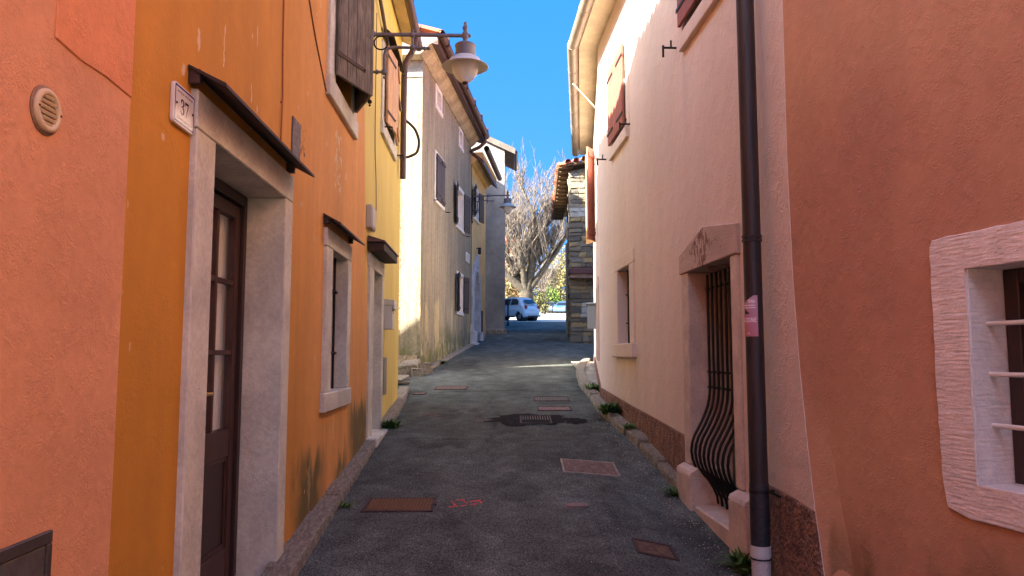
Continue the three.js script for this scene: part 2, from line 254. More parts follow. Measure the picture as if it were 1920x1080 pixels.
// kerb stones, each its own piece
function stoneGeo(seed, rough = 0.12) { const r = rng(seed), b = box(-0.5, 0.5, -0.5, 0.5, -0.5, 0.5, 0.07), p = b.attributes.position, off = new Map(); for (let i = 0; i < p.count; i++) { const k = [p.getX(i), p.getY(i), p.getZ(i)].map((v) => v.toFixed(3)).join(); if (!off.has(k)) off.set(k, [rr(-rough, rough, r), rr(-rough, rough, r), rr(-rough, rough, r)]); const o = off.get(k); p.setXYZ(i, p.getX(i) + o[0], p.getY(i) + o[1], p.getZ(i) + o[2]); } b.computeVertexNormals(); return b; }
const kerbVars = [1, 2, 3, 4, 5, 6].map((s) => stoneGeo(s * 13, 0.035)), rubbleVars = [1, 2, 3, 4, 5, 6].map((s) => stoneGeo(s * 31, 0.13));
function kerb(name, label, pts, width, height, len, inner) {   // pts: [d, x of the street edge]; inner(d): x of the wall
  const o = new THREE.Group(); o.name = numbered(name); tag(o, label, null, null, 'structure'); scene.add(o); o.position.set(pts[0][1], G(pts[0][0]), -pts[0][0]);
  const at = (d) => { for (let i = 0; i + 1 < pts.length; i++) if (d <= pts[i + 1][0] || i + 2 === pts.length) { const t = (d - pts[i][0]) / (pts[i + 1][0] - pts[i][0]); return pts[i][1] + t * (pts[i + 1][1] - pts[i][1]); } };
  const r = rng(pts.length * 100 + Math.round(pts[0][0] * 10));
  for (let d = pts[0][0], i = 0; d < pts[pts.length - 1][0] - 0.1; i++) {
    const L = Math.min(len * rr(0.8, 1.25, r), pts[pts.length - 1][0] - d), dm = d + L / 2, xe = at(dm), xi = inner(dm), w = Math.min(width, Math.abs(xi - xe) + 0.06), cx = xe + Math.sign(xi - xe) * w / 2, hh = height * rr(0.85, 1.1, r);
    const s = add('kerb_stone', kerbVars[i % 6], kerbStone, o); s.scale.set(w, hh + 0.2, L - 0.012);
    s.position.set(cx - o.position.x, GR(xe, dm) + hh / 2 - 0.1 - o.position.y, -dm - o.position.z); s.rotation.y = -Math.atan2(at(d + L) - at(d), L) * 1; s.rotation.x = Math.atan2(G(d + L) - G(d), L);
    d += L;
  }
  return o;
}
kerb('kerb', 'rough plinth kerb along the orange house', [[1.5, -1.17], [4.86, -1.29], [8.05, -1.45]], 0.17, 0.085, 0.55, (d) => -1.268 - 0.036 * d);
kerb('kerb', 'rough kerb stones along the yellow house', [[9.2, -1.46], [11.1, -1.57], [12.2, -1.68]], 0.16, 0.08, 0.5, (d) => -1.75 - 0.036 * (d - 11));
kerb('kerb', 'mossy kerb edging at the foot of the grey house', [[14.7, -1.68], [20.9, -1.06]], 0.12, 0.06, 0.7, (d) => -3.27 + 0.1 * d);
kerb('kerb', 'kerb stones along the pink house', [[6.62, 1.46], [8.2, 1.32], [10.0, 1.16], [11.2, 1.16]], 0.14, 0.10, 0.6, (d) => 1.87 - 0.05 * d);
kerb('kerb', 'pale curved kerb round the corner of the pink house', [[11.25, 1.16], [12.6, 1.14], [14.0, 1.2], [15.4, 1.36], [16.6, 1.6]], 0.16, 0.11, 0.45, (d) => 3);
struct('pavement', sheet((d) => d < 11.2 ? 1.16 + 0.1 : 1.26, (d) => d < 11.1 ? 1.9 - 0.05 * d : 0.33 + 0.093 * d, 8.6, 16.0, 4, 30, 0.07), mat(blotchMap([150, 144, 132], 0.3, 1.2, 32, 4), { bump: withRepeat(stoneBump, 0.5), bs: 0.01 }), 'stone paving strip behind the curved kerb');

// ---------------------------------------------------------------- salmon house
{
  const F = SF, o = F.thing('salmon_house', 'salmon pink stucco house at the far left with a round vent', 'house');
  const m = mat(blotchMap([222, 158, 114], 0.055, 2.5, 64, 5), { bump: withRepeat(stuccoBump, 0.5), bs: 0.0055 });
  const patch = mat(blotchMap([226, 148, 98], 0.05, 1.5, 64, 5), { bump: withRepeat(stuccoBump, 0.6), bs: 0.008 });
  add('wall', F.poly(rect(-8, 2.53, -1.2, 6.45), null, -0.4, 0.022), m, o);
  add('plaster_band', F.poly([[2.066, 2.56], [2.2, 2.548], [2.36, 2.553], [2.527, 2.545], [2.527, 6.4], [2.07, 6.4]], null, 0.0225, 0.027, 0.003), patch, o);
  shell(o, F, -8, 2.53, 6.45, 8, m);
  roofTiles(o, F, -3, 2.45, 6.47, 0.2, 0.36);
  const v = new THREE.Group(); v.name = 'vent'; v.position.set(...F.P(2.04, 2.335, 0.022)); o.add(v);
  const cream = mat('#d8c29a', { rough: 0.6 });
  const ring = lathe([[0.056, 0], [0.062, 0.004], [0.062, 0.012], [0.056, 0.016], [0.047, 0.016], [0.043, 0.01], [0.043, 0]], 32); ring.rotateX(Math.PI / 2);
  add('rim', ring, cream, v);
  const grout = lathe([[0.06, 0], [0.071, 0.0], [0.07, 0.004], [0.06, 0.006]], 24); grout.rotateX(Math.PI / 2); add('grout', grout, mat(blotchMap([150, 118, 92], 0.3, 0.3), {}), v);
  const back = new THREE.CircleGeometry(0.045, 24); back.translate(0, 0, 0.0025); add('back', flat(back), cream, v);
  for (let k = -2; k <= 3; k++) { const y = (k - 0.5) * 0.0155, w = Math.sqrt(0.044 ** 2 - y * y); const s = box(-w, w, -0.0045, 0.0045, -0.004, 0.004, 0.001); s.rotateX(0.5); s.translate(0, y, 0.009); add('slat', s, cream, v); }
  for (const s of [-1, 1]) add('screw', ball(s * 0.052, 0, 0.0155, 0.004, 6), ironRust, v);
  const cab = new THREE.Group(); cab.name = 'meter_cabinet'; o.add(cab);
  const metal = mat(blotchMap([120, 116, 112], 0.12, 0.5, 32, 4), { rough: 0.45, metal: 0.6 }), metal2 = mat(blotchMap([84, 78, 74], 0.15, 0.5, 32, 4), { rough: 0.6, metal: 0.4 });
  add('frame', [F.box(1.5, 2.175, 1.115, 1.15, 0.02, 0.034), F.box(2.15, 2.175, 0.5, 1.114, 0.02, 0.034), F.box(1.5, 1.525, 0.5, 1.114, 0.02, 0.034)], metal2, cab);
  add('door', F.box(1.527, 2.148, 0.5, 1.112, 0.02, 0.029, 0.004), metal, cab);
}

// ---------------------------------------------------------------- orange house
const edgeOY = (h) => 8.31 - 0.185 * h;
{
  const F = LF, o = F.thing('orange_house', 'orange plastered house with a glazed brown door and white stone door frame', 'house');
  const wm = F.map(2.5, 8.3, -0.6, 6.85, 1024, 1024, (d, h) => {
    const n = fbm(d * 0.8, h * 0.35, 4), s1 = fbm(d * 7, h * 0.9 + 4, 4), n2 = fbm(d * 12, h * 12, 3);
    let k = 1 + 0.16 * (n - 0.5) + 0.12 * (s1 - 0.5) + 0.05 * (n2 - 0.5), c = [202, 138, 40];
    const redder = sst(3.6, 6.2, d + 1.4 * (n - 0.5)); c = [c[0] + 14 * redder, c[1] + 14 * redder, c[2] + 40 * redder];
    c = c.map((v) => v * k);
    // algae at the foot, green and black, with ragged tops
    const g = (dc, w, top) => sst(0, 0.22, top + 0.5 * (fbm(d * 9, h * 2.2, 4) - 0.5) - h) * sst(w, w * 0.35, Math.abs(d - dc) + 0.35 * (fbm(d * 4, h * 3 + 2, 3) - 0.5));
    const al = clamp(g(5.45, 0.55, 0.98) + g(6.6, 0.45, 0.86) + g(7.6, 0.75, 1.22)) * sst(0.3, 0.62, fbm(d * 6 + 9, h * 5, 4) + 0.15);
    c = [c[0] + (92 - c[0]) * al * 0.85, c[1] + (82 - c[1]) * al * 0.85, c[2] + (38 - c[2]) * al * 0.85];
    // chipped paint: small pale flakes
    const fl = vn(d * 9 + 50, h * 6 + 9) * vn(d * 34, h * 16 + 3); if (fl > 0.78) c = [214, 176, 132];
    const ch = (dc, hc, w, hh) => Math.abs(d - dc + 0.02 * (vn(h * 40, d * 10) - 0.5)) < w * (0.4 + vn(h * 60, 3)) && Math.abs(h - hc) < hh;
    if (ch(3.47, 3.14, 0.008, 0.11) || ch(3.16, 3.03, 0.016, 0.05) || ch(3.02, 2.84, 0.016, 0.025) || ch(3.9, 3.05, 0.006, 0.05) || ch(6.28, 1.05, 0.02, 0.1) || ch(6.6, 3.25, 0.04, 0.03) || ch(2.85, 2.5, 0.01, 0.012)) c = [218, 184, 144];
    if (Math.abs(d - 6.25) < 0.16 && Math.abs(h - 3.28) < 0.26 && fbm(d * 38, h * 26, 3) > 0.62) c = [216, 188, 150];
    if (Math.abs(d - 4.98) < 0.12 && Math.abs(h - 3.12) < 0.1 && fbm(d * 50, h * 50, 3) > 0.66) c = [120, 84, 52];
    if (Math.abs(d - 5.45 - 0.04 * (vn(h * 30, 4) - 0.5)) < 0.045 * sst(0.26, 0, Math.abs(h - 0.72)) ) c = [150 * k, 130 * k, 84 * k];
    const jn = h < 1.1 && Math.abs(d - 6.02 - 0.03 * (fbm(h * 8, 2, 3) - 0.5)) < 0.005; if (jn) c = c.map((v) => v * 0.72);
    return c;
  });
  const m = mat(wm, { bump: withRepeat(stuccoBump, 1.2), bs: 0.004, rough: 0.85 });
  const openings = [rect(3.31, 4.56, 0.2, 2.63), rect(5.95, 6.69, 1.33, 2.51), rect(5.98, 6.76, 3.85, 5.2)];
  add('wall', F.poly([[2.53, -0.9], [8.4, -0.9], ...Array.from({ length: 35 }, (_, k) => [edgeOY(k * 0.2) + 0.014 * (vn(k * 0.8, 5) - 0.5), k * 0.2]), [2.53, 6.8]], openings, -0.4, 0), m, o);
  shell(o, F, 2.54, 7.25, 6.8, 8, m, { verge: 0 });
  roofTiles(o, F, 2.6, 7.05, 6.8, 0.3, 0.36);
  // door frame of dressed stone
  const fr = new THREE.Group(); fr.name = 'door_frame'; o.add(fr);
  add('lintel', F.box(3.10, 4.71, 2.62, 2.79, -0.22, 0.03, 0.006), stoneTrim, fr);
  add('jamb', F.box(3.11, 3.33, 0.0, 2.618, -0.22, 0.03, 0.006), stoneTrim, fr);
  add('jamb', F.box(4.54, 4.70, -0.1, 2.618, -0.22, 0.03, 0.006), stoneTrim, fr);
  add('threshold', F.box(3.335, 4.535, 0.05, 0.34, -0.3, 0.0, 0.01), stoneTrim, fr);
  // glazed double door
  const door = new THREE.Group(); door.name = 'door'; o.add(door);
  add('frame', [F.box(3.34, 3.41, 0.345, 2.615, -0.30, -0.205), F.box(4.482, 4.535, 0.345, 2.615, -0.30, -0.205), F.box(3.411, 4.481, 2.55, 2.615, -0.30, -0.205)], doorWood2, door);
  const zf = -0.225, zb = -0.275;
  const stiles = [F.box(3.42, 3.5, 0.36, 2.54, zb, zf), F.box(3.67, 3.75, 0.36, 2.54, zb, zf), F.box(3.76, 3.84, 0.36, 2.54, zb, zf), F.box(4.40, 4.475, 0.36, 2.54, zb, zf)];
  const rails = []; for (const [a, b] of [[3.5, 3.67], [3.84, 4.40]]) rails.push(F.box(a, b, 2.46, 2.54, zb, zf - 0.002), F.box(a, b, 1.06, 1.22, zb, zf - 0.002), F.box(a, b, 0.36, 0.54, zb, zf - 0.002));
  for (const g of stiles) add('stile', g, doorWood, door); for (const g of rails) add('rail', g, doorWood, door);
  const mun = [F.box(4.107, 4.137, 1.221, 2.459, zb + 0.01, zf - 0.004)]; for (const h of [1.645, 2.055]) mun.push(F.box(3.841, 4.106, h, h + 0.028, zb + 0.01, zf - 0.005), F.box(4.138, 4.399, h, h + 0.028, zb + 0.01, zf - 0.005), F.box(3.501, 3.669, h, h + 0.028, zb + 0.01, zf - 0.005));
  for (const g of mun) add('glazing_bar', g, doorWood, door);
  for (const [a, b] of [[3.5, 3.67], [3.84, 4.107], [4.137, 4.40]]) for (const [p, q] of [[1.22, 1.645], [1.673, 2.055], [2.083, 2.46]]) add('pane', F.box(a, b, p, q, -0.252, -0.248, 0), glassPane, door);
  for (const [a, b] of [[3.5, 3.67], [3.84, 4.40]]) { const p = add('panel', F.box(a, b, 0.54, 1.06, -0.262, -0.245, 0.004), doorWood2, door); add('moulding', [F.box(a, b, 0.54, 0.565, -0.244, -0.236, 0.003), F.box(a, b, 1.035, 1.06, -0.244, -0.236, 0.003), F.box(b - 0.025, b, 0.566, 1.034, -0.244, -0.236, 0.003), F.box(a, a + 0.025, 0.566, 1.034, -0.244, -0.236, 0.003)], doorWood, p); }
  const brass = mat('#b08a3e', { rough: 0.3, metal: 0.9 });
  add('handle', [F.rod([3.80, 1.44, -0.224], [3.80, 1.44, -0.17], 0.009), F.tube([[3.80, 1.44, -0.172], [3.86, 1.443, -0.168], [3.95, 1.442, -0.17]], 0.010, 8), F.box(3.783, 3.817, 1.34, 1.5, -0.2245, -0.219, 0.002)], brass, door);
  // curtain behind the glass
  const cur = []; for (const [a, b] of [[3.48, 3.72], [3.79, 4.44]]) { const n = 40, P = (i) => { const d = a + (b - a) * i / n; return [F.x(d), 0, -0.30 - 0.012 * Math.sin(i * 1.35 + 0.6 * Math.sin(i * 0.4))]; }; for (let i = 0; i < n; i++) { const p = P(i), q = P(i + 1), y0 = F.y(1.2), y1 = F.y(2.5); cur.push(p[0], y0, p[2], q[0], y0, q[2], q[0], y1, q[2], p[0], y0, p[2], q[0], y1, q[2], p[0], y1, p[2]); } }
  add('curtain', tri(cur), mat('#e4e6de', { rough: 0.95 }), door);
  // sheet metal canopy over the door, propped on two brackets
  const cp = new THREE.Group(); cp.name = 'canopy'; o.add(cp);
  const slab = (d0, d1, hw, ho, out) => { const g = prismX([[0.004, F.y(hw)], [0.004, F.y(hw) + 0.012], [out, F.y(ho) + 0.012], [out + 0.003, F.y(ho) - 0.006], [out - 0.01, F.y(ho)]], F.x(d0), F.x(d1)); return g; };
  add('sheet', slab(3.05, 4.68, 2.865, 2.785, 0.165), canopySheet, cp);
  for (const d of [3.06, 4.62]) add('bracket', F.poly([[d, 2.80], [d + 0.035, 2.80], [d + 0.035, 2.86], [d, 2.86]], null, 0.002, 0.05), ironRust, cp);
  // barred window with its stone frame
  const w = new THREE.Group(); w.name = 'window'; o.add(w);
  add('lintel', F.box(5.75, 6.83, 2.50, 2.645, -0.2, 0.03, 0.006), stoneTrim, w);
  add('jamb', F.box(5.76, 5.98, 1.352, 2.498, -0.2, 0.03, 0.006), stoneTrim, w); add('jamb', F.box(6.66, 6.82, 1.352, 2.498, -0.2, 0.03, 0.006), stoneTrim, w);
  add('sill', F.box(5.74, 6.84, 1.2, 1.35, -0.2, 0.045, 0.008), stoneTrim, w);
  add('sash', [F.box(5.99, 6.05, 1.36, 2.49, -0.26, -0.2), F.box(6.59, 6.65, 1.36, 2.49, -0.26, -0.2), F.box(6.051, 6.589, 2.43, 2.49, -0.26, -0.2), F.box(6.051, 6.589, 1.36, 1.42, -0.26, -0.2), F.box(6.30, 6.34, 1.421, 2.429, -0.255, -0.205)], doorWood, w);
  for (const [a, b] of [[6.05, 6.30], [6.34, 6.59]]) add('pane', F.box(a, b, 1.42, 2.43, -0.232, -0.228, 0), glassPane, w);
  for (const d of [6.09, 6.24, 6.4, 6.55]) add('bar', F.rod([d, 1.35, -0.07], [d, 2.5, -0.07], 0.011, 0.011, 8), ironBlack, w);
  for (const h of [1.66, 2.2]) add('crossbar', [F.rod([5.97, h, -0.07], [6.67, h, -0.07], 0.010), ...[6.09, 6.24, 6.4, 6.55].map((d) => ball(...F.P(d, h, -0.07), 0.02, 8))], ironBlack, w);
  const c2 = new THREE.Group(); c2.name = 'canopy'; o.add(c2);
  add('sheet', slab(5.70, 6.86, 2.735, 2.66, 0.14), canopySheet, c2);
  for (const d of [5.72, 6.78]) add('bracket', F.poly([[d, 2.67], [d + 0.035, 2.67], [d + 0.035, 2.73], [d, 2.73]], null, 0.002, 0.04), ironRust, c2);
  // upstairs window: two old plank shutters standing ajar like a tent
  const u = new THREE.Group(); u.name = 'window'; o.add(u);
  add('jamb', F.box(5.72, 5.96, 3.872, 5.25, -0.2, 0.025, 0.006), stoneTrim, u); add('jamb', F.box(6.78, 6.96, 3.872, 5.25, -0.2, 0.025, 0.006), stoneTrim, u); add('sill', F.box(5.70, 6.98, 3.70, 3.87, -0.2, 0.04, 0.008), stoneTrim, u); add('lintel', F.box(5.70, 6.98, 5.252, 5.4, -0.2, 0.025, 0.006), stoneTrim, u);
  const s1 = shutterLeaf(u, 0.56, 1.3, 4, oldWood, ironRust); s1.position.set(...F.P(5.89, 3.93, 0.03)); s1.rotation.y = -Math.atan2(0.2, 0.5);
  const s2 = shutterLeaf(u, 0.50, 1.3, 4, oldWood, ironRust); s2.position.set(...F.P(6.86, 3.93, 0.03)); s2.rotation.y = Math.PI + Math.atan2(0.2, 0.46); s2.children.forEach((c) => { c.position.z = -0.02; });
  // slate vent plate, cables and the thin wire down the wall
  add('vent_plate', F.box(4.72, 4.92, 2.95, 3.2, 0.001, 0.012, 0.002), mat(blotchMap([108, 96, 92], 0.4, 0.3, 32, 4), { rough: 0.7 }), o);
  add('cable', [F.tube([[4.43, 6.4, 0.006], [4.44, 4.5, 0.007], [4.45, 3.6, 0.006], [4.47, 3.25, 0.008], [4.45, 3.15, 0.012], [4.46, 2.9, 0.006]], 0.005, 5), ...[3.5, 3.2, 2.95, 4.2].map((h) => ball(...F.P(4.455, h, 0.006), 0.008, 5))], mat('#9c5a30', { rough: 0.7 }), o);
  add('cable', F.tube([[4.95, 4.3, 0.004], [5.25, 4.02, 0.005], [5.5, 3.85, 0.004], [5.7, 3.72, 0.005]], 0.006, 5), mat('#7a4a2c', { rough: 0.8 }), o);
}
// enamel number sign
{
  const F = LF, o = F.thing('house_number_sign', 'white enamel house number sign reading 37 with a blue border', 'sign'); o.position.y += 2.665 - F.y0; o.position.x += F.m * (3.0 - F.dref); o.position.z -= 3.0 - F.dref;
  const cv = document.createElement('canvas'); cv.width = 256; cv.height = 208; const c = cv.getContext('2d');
  c.fillStyle = '#e6dfd4'; c.fillRect(0, 0, 256, 208); c.strokeStyle = '#3b3c86'; c.lineWidth = 9; c.strokeRect(13, 11, 230, 186);
  c.fillStyle = '#2d2a33'; c.font = 'bold 112px serif'; c.textAlign = 'center'; c.textBaseline = 'middle'; c.save(); c.translate(128, 108); c.scale(0.82, 1); c.fillText('37', 0, 0); c.restore();
  c.strokeStyle = '#4a4650'; c.lineWidth = 2.6; for (const [y, ph] of [[36, 0.3], [174, 1.9]]) { c.beginPath(); for (let x = 34; x <= 222; x += 2) { const yy = y + 7 * Math.sin(x * 0.33 + ph) * (0.5 + 0.5 * Math.sin(x * 0.085 + ph * 2)) + 4 * Math.sin(x * 0.71 + ph); if (x === 34 || (x > 118 && x < 128)) c.moveTo(x, yy); else c.lineTo(x, yy); } c.stroke(); }
  const t = new THREE.CanvasTexture(cv); t.colorSpace = THREE.SRGBColorSpace;
  const w = 0.105, h = 0.082, r = 0.02, s = new THREE.Shape(); s.moveTo(-w + r, -h); s.lineTo(w - r, -h); s.quadraticCurveTo(w, -h, w, -h + r); s.lineTo(w, h - r); s.quadraticCurveTo(w, h, w - r, h); s.lineTo(-w + r, h); s.quadraticCurveTo(-w, h, -w, h - r); s.lineTo(-w, -h + r); s.quadraticCurveTo(-w, -h, -w + r, -h);
  const g = flat(new THREE.ExtrudeGeometry(s, { depth: 0.008, bevelEnabled: true, bevelThickness: 0.004, bevelSize: 0.003, bevelSegments: 2 })); g.translate(0, 0, 0.005);
  const p = g.attributes.position, uv = g.attributes.uv; for (let i = 0; i < p.count; i++) uv.setXY(i, (p.getX(i) / w + 1) / 2, (p.getY(i) / h + 1) / 2);
  const en = new THREE.MeshStandardMaterial({ map: t, roughness: 0.25 }); add('plate', g, en, o);
  for (const sx of [-1, 1]) add('screw', ball(sx * 0.082, 0.0, 0.017, 0.006, 6), ironRust, o);
}

// ---------------------------------------------------------------- yellow house
{
  const F = YF, o = F.thing('yellow_house', 'narrow yellow plastered house between the orange and the grey house', 'house');
  const wm = F.map(7, 11.2, -0.2, 6.5, 512, 512, (d, h) => { const n = fbm(d * 1.2 + 7, h * 0.6, 4), q = fbm(d * 14, h * 2, 3), k = 1 + 0.12 * (n - 0.5) + 0.08 * (q - 0.5); return [224 * k, 200 * k, 106 * k]; });
  const m = mat(wm, { bump: withRepeat(stuccoBump, 0.9), bs: 0.0016, rough: 0.85 });
  add('wall', F.poly([[8.45, -0.4], [10.95, -0.2], [10.95, 6.45], [edgeOY(6.45) - 0.02, 6.45], [edgeOY(0.2) - 0.02, 0.2]], [rect(8.27, 8.97, 0.45, 2.61), rect(8.95, 9.96, 4.45, 5.5)], -0.4, -0.012), m, o);
  shell(o, F, 7.0, 10.95, 6.45, 8.6, m, { verge: 0, verge1: 0.2, noNear: true, rise: 1.75, ov: 0.2 });
  roofTiles(o, F, 7.3, 11.05, 6.52, 0.0, 0.36);
  const fr = new THREE.Group(); fr.name = 'door_frame'; o.add(fr);
  add('lintel', F.box(7.99, 9.12, 2.60, 2.75, -0.35, 0.02, 0.006), stoneTrim, fr); add('jamb', F.box(8.0, 8.29, 0.5, 2.598, -0.35, 0.02, 0.006), stoneTrim, fr); add('jamb', F.box(8.95, 9.11, 0.5, 2.598, -0.35, 0.02, 0.006), stoneTrim, fr);
  add('step', F.box(7.98, 9.2, 0.3, 0.76, -0.35, 0.12, 0.012), stoneTrim, fr);
  add('door', [F.box(8.3, 8.94, 0.77, 2.59, -0.34, -0.29), F.box(8.36, 8.88, 0.9, 1.55, -0.289, -0.28), F.box(8.36, 8.88, 1.65, 2.5, -0.289, -0.28)], whitePaint, o);
  const cp = new THREE.Group(); cp.name = 'canopy'; o.add(cp);
  add('slab', F.box(7.95, 9.16, 2.77, 2.86, 0.0, 0.17, 0.006), canopySheet, cp); add('flashing', prismX([[0.0, F.y(2.861)], [0.0, F.y(2.93)], [0.185, F.y(2.872)], [0.185, F.y(2.861)]], F.x(7.92), F.x(9.19)), gutterBrown, cp);
  const w = new THREE.Group(); w.name = 'window'; o.add(w);
  add('jamb', F.box(8.78, 8.96, 4.472, 5.5, -0.15, 0.012, 0.006), stoneTrim, w); add('jamb', F.box(9.95, 10.1, 4.472, 5.5, -0.15, 0.012, 0.006), stoneTrim, w); add('sill', F.box(8.76, 10.12, 4.32, 4.47, -0.15, 0.03, 0.006), stoneTrim, w);
  const a = shutterLeaf(w, 0.52, 0.98, 4, tanWood, ironRust); a.position.set(...F.P(8.92, 4.5, 0.03)); a.rotation.y = -0.1;
  const b = shutterLeaf(w, 0.52, 0.98, 4, tanWood, ironRust); b.position.set(...F.P(9.98, 4.5, 0.06)); b.rotation.y = Math.PI + 0.08;
  add('canopy_sheet', prismX([[0.002, F.y(5.66)], [0.002, F.y(5.672)], [0.14, F.y(5.55)], [0.14, F.y(5.54)]], F.x(8.78), F.x(10.1)), canopySheet, w);
  for (const d of [8.86, 10.16]) add('shutter_catch', [F.rod([d, 4.42, 0], [d, 4.42, 0.12], 0.009), F.rod([d, 4.42, 0.115], [d + 0.07, 4.42, 0.115], 0.008), F.rod([d + 0.06, 4.36, 0.115], [d + 0.06, 4.44, 0.115], 0.007)], ironBlack, w);
  add('meter_panel', [F.box(9.26, 9.58, 1.14, 1.61, -0.013, 0.004, 0.003), F.box(9.29, 9.55, 1.17, 1.58, 0.004, 0.009, 0.003)], mat('#8c8478', { rough: 0.6, metal: 0.3 }), o);
  // gutter, downpipe and corrugated cable loop
  add('gutter', F.tube([[7.2, 6.38, 0.225], [11.1, 6.38, 0.225]], 0.065, 12, false), gutterBrown, o);
  add('downpipe', F.tube([[10.62, 6.33, 0.225], [10.62, 6.15, 0.19], [10.62, 5.95, 0.09], [10.62, 5.7, 0.06], [10.62, 4.2, 0.06], [10.62, 2.6, 0.06], [10.62, 0.95, 0.06]].slice(0, 5), 0.045, 10), gutterBrown, o);
  add('cable_loop', F.tube([[10.75, 5.15, 0.03], [10.78, 5.0, 0.2], [10.8, 4.82, 0.27], [10.8, 4.64, 0.24], [10.78, 4.56, 0.1], [10.74, 4.55, 0.0]], 0.02, 8), mat('#2c2828', { rough: 0.7 }), o);
  add('conduit', F.tube([[7.75, 5.95, 0.03], [8.4, 5.72, 0.035], [9.3, 5.45, 0.03], [9.95, 5.28, 0.035], [10.5, 5.18, 0.03]], 0.022, 8), mat('#5c4c3c', { rough: 0.7 }), o);
  add('cable', F.tube([[8.3, 5.6, -0.004], [8.28, 4.6, 0], [8.33, 4.0, -0.003], [8.42, 3.6, 0.002], [8.45, 3.2, 0.002], [8.3, 3.03, 0.01], [8.14, 3.05, 0.02]], 0.005, 5), cableGrey, o);
  const jb = new THREE.Group(); jb.name = 'junction_box'; o.add(jb);
  add('box', F.box(7.82, 8.12, 3.0, 3.25, -0.012, 0.05, 0.008), mat('#b4ada2', { rough: 0.6 }), jb); add('lid', F.box(7.84, 8.1, 3.02, 3.23, 0.05, 0.058, 0.004), mat('#bdb6aa', { rough: 0.6 }), jb);
}
{
  const F = YF, o = F.thing('mailbox', 'pale metal mailbox hung beside the yellow house door', 'mailbox'); o.position.y = 1.96; o.position.x += F.m * 0.3; o.position.z -= 0.3;
  const white = mat('#cfcabd', { rough: 0.5 });
  add('body', box(-0.09, 0.14, 0, 0.3, -0.012, 0.11, 0.006), white, o); add('lid', prismX([[-0.012, 0.302], [-0.012, 0.38], [0.13, 0.36], [0.14, 0.25], [0.125, 0.25], [0.115, 0.302]], -0.1, 0.15), white, o); add('lock', ball(0.02, 0.2, 0.112, 0.008, 6), ironBlack, o); add('slot', box(-0.06, 0.1, 0.23, 0.245, 0.1101, 0.113, 0), ironBlack, o);
}

// ---------------------------------------------------------------- grey house
function shutWindow(root, F, d0, d1, h0, h1, o = {}) {
  const w = new THREE.Group(); w.name = 'window'; root.add(w); const t = 0.1, fm = o.frame || whitePaint;
  add('lintel', F.box(d0, d1, h1 - t, h1, -0.18, 0.02, 0.005), fm, w); add('sill', F.box(d0 - 0.03, d1 + 0.03, h0, h0 + t, -0.18, 0.035, 0.005), fm, w); add('jamb', F.box(d0, d0 + t, h0 + t + 0.002, h1 - t - 0.002, -0.18, 0.02, 0.005), fm, w); add('jamb', F.box(d1 - t, d1, h0 + t + 0.002, h1 - t - 0.002, -0.18, 0.02, 0.005), fm, w);
  const a = d0 + t, b = d1 - t, p = h0 + t, q = h1 - t, mid = (a + b) / 2;
  add('sash', [F.box(a + 0.001, a + 0.05, p, q, -0.18, -0.13), F.box(b - 0.05, b - 0.001, p, q, -0.18, -0.13), F.box(a + 0.051, b - 0.051, q - 0.05, q - 0.001, -0.18, -0.13), F.box(a + 0.051, b - 0.051, p + 0.001, p + 0.05, -0.18, -0.13), F.box(mid - 0.025, mid + 0.025, p + 0.051, q - 0.051, -0.178, -0.132)], whitePaint, w);
  for (const [e, f] of [[a + 0.05, mid - 0.025], [mid + 0.025, b - 0.05]]) add('pane', F.box(e, f, p + 0.05, q - 0.05, -0.157, -0.153, 0), glassPane, w);
  if (o.blind) add('blind', F.box(a, b, p, q, -0.3, -0.29, 0), o.blind, w);
  if (o.closed) { const hw = (b - a) / 2 + 0.03; const l = shutterLeaf(w, hw, q - p + 0.06, 4, darkShut, ironBlack); l.position.set(...F.P(a - 0.03, p - 0.03, 0.03)); const r = shutterLeaf(w, hw, q - p + 0.06, 4, darkShut, ironBlack); r.position.set(...F.P(b + 0.03, p - 0.03, 0.06)); r.rotation.y = Math.PI; }
  if (o.open) { const hw = (b - a) / 2 + 0.03, [u, v] = o.open; const l = shutterLeaf(w, hw, q - p + 0.06, 4, darkShut, ironBlack); l.position.set(...F.P(a - 0.02, p - 0.03, 0.03)); l.rotation.y = -u; const r = shutterLeaf(w, hw, q - p + 0.06, 4, darkShut, ironBlack); r.position.set(...F.P(b + 0.02, p - 0.03, 0.03)); r.rotation.y = Math.PI + v; }
  for (const d of o.hooks || []) add('shutter_catch', [F.rod([d, h0 + 0.02, 0], [d, h0 + 0.02, 0.1], 0.01), F.rod([d, h0 + 0.02, 0.095], [d + 0.08, h0 + 0.02, 0.095], 0.009)], ironBlack, w);
  return w;
}
const hole = (d0, d1, h0, h1) => rect(d0 + 0.02, d1 - 0.02, h0 + 0.02, h1 - 0.02);
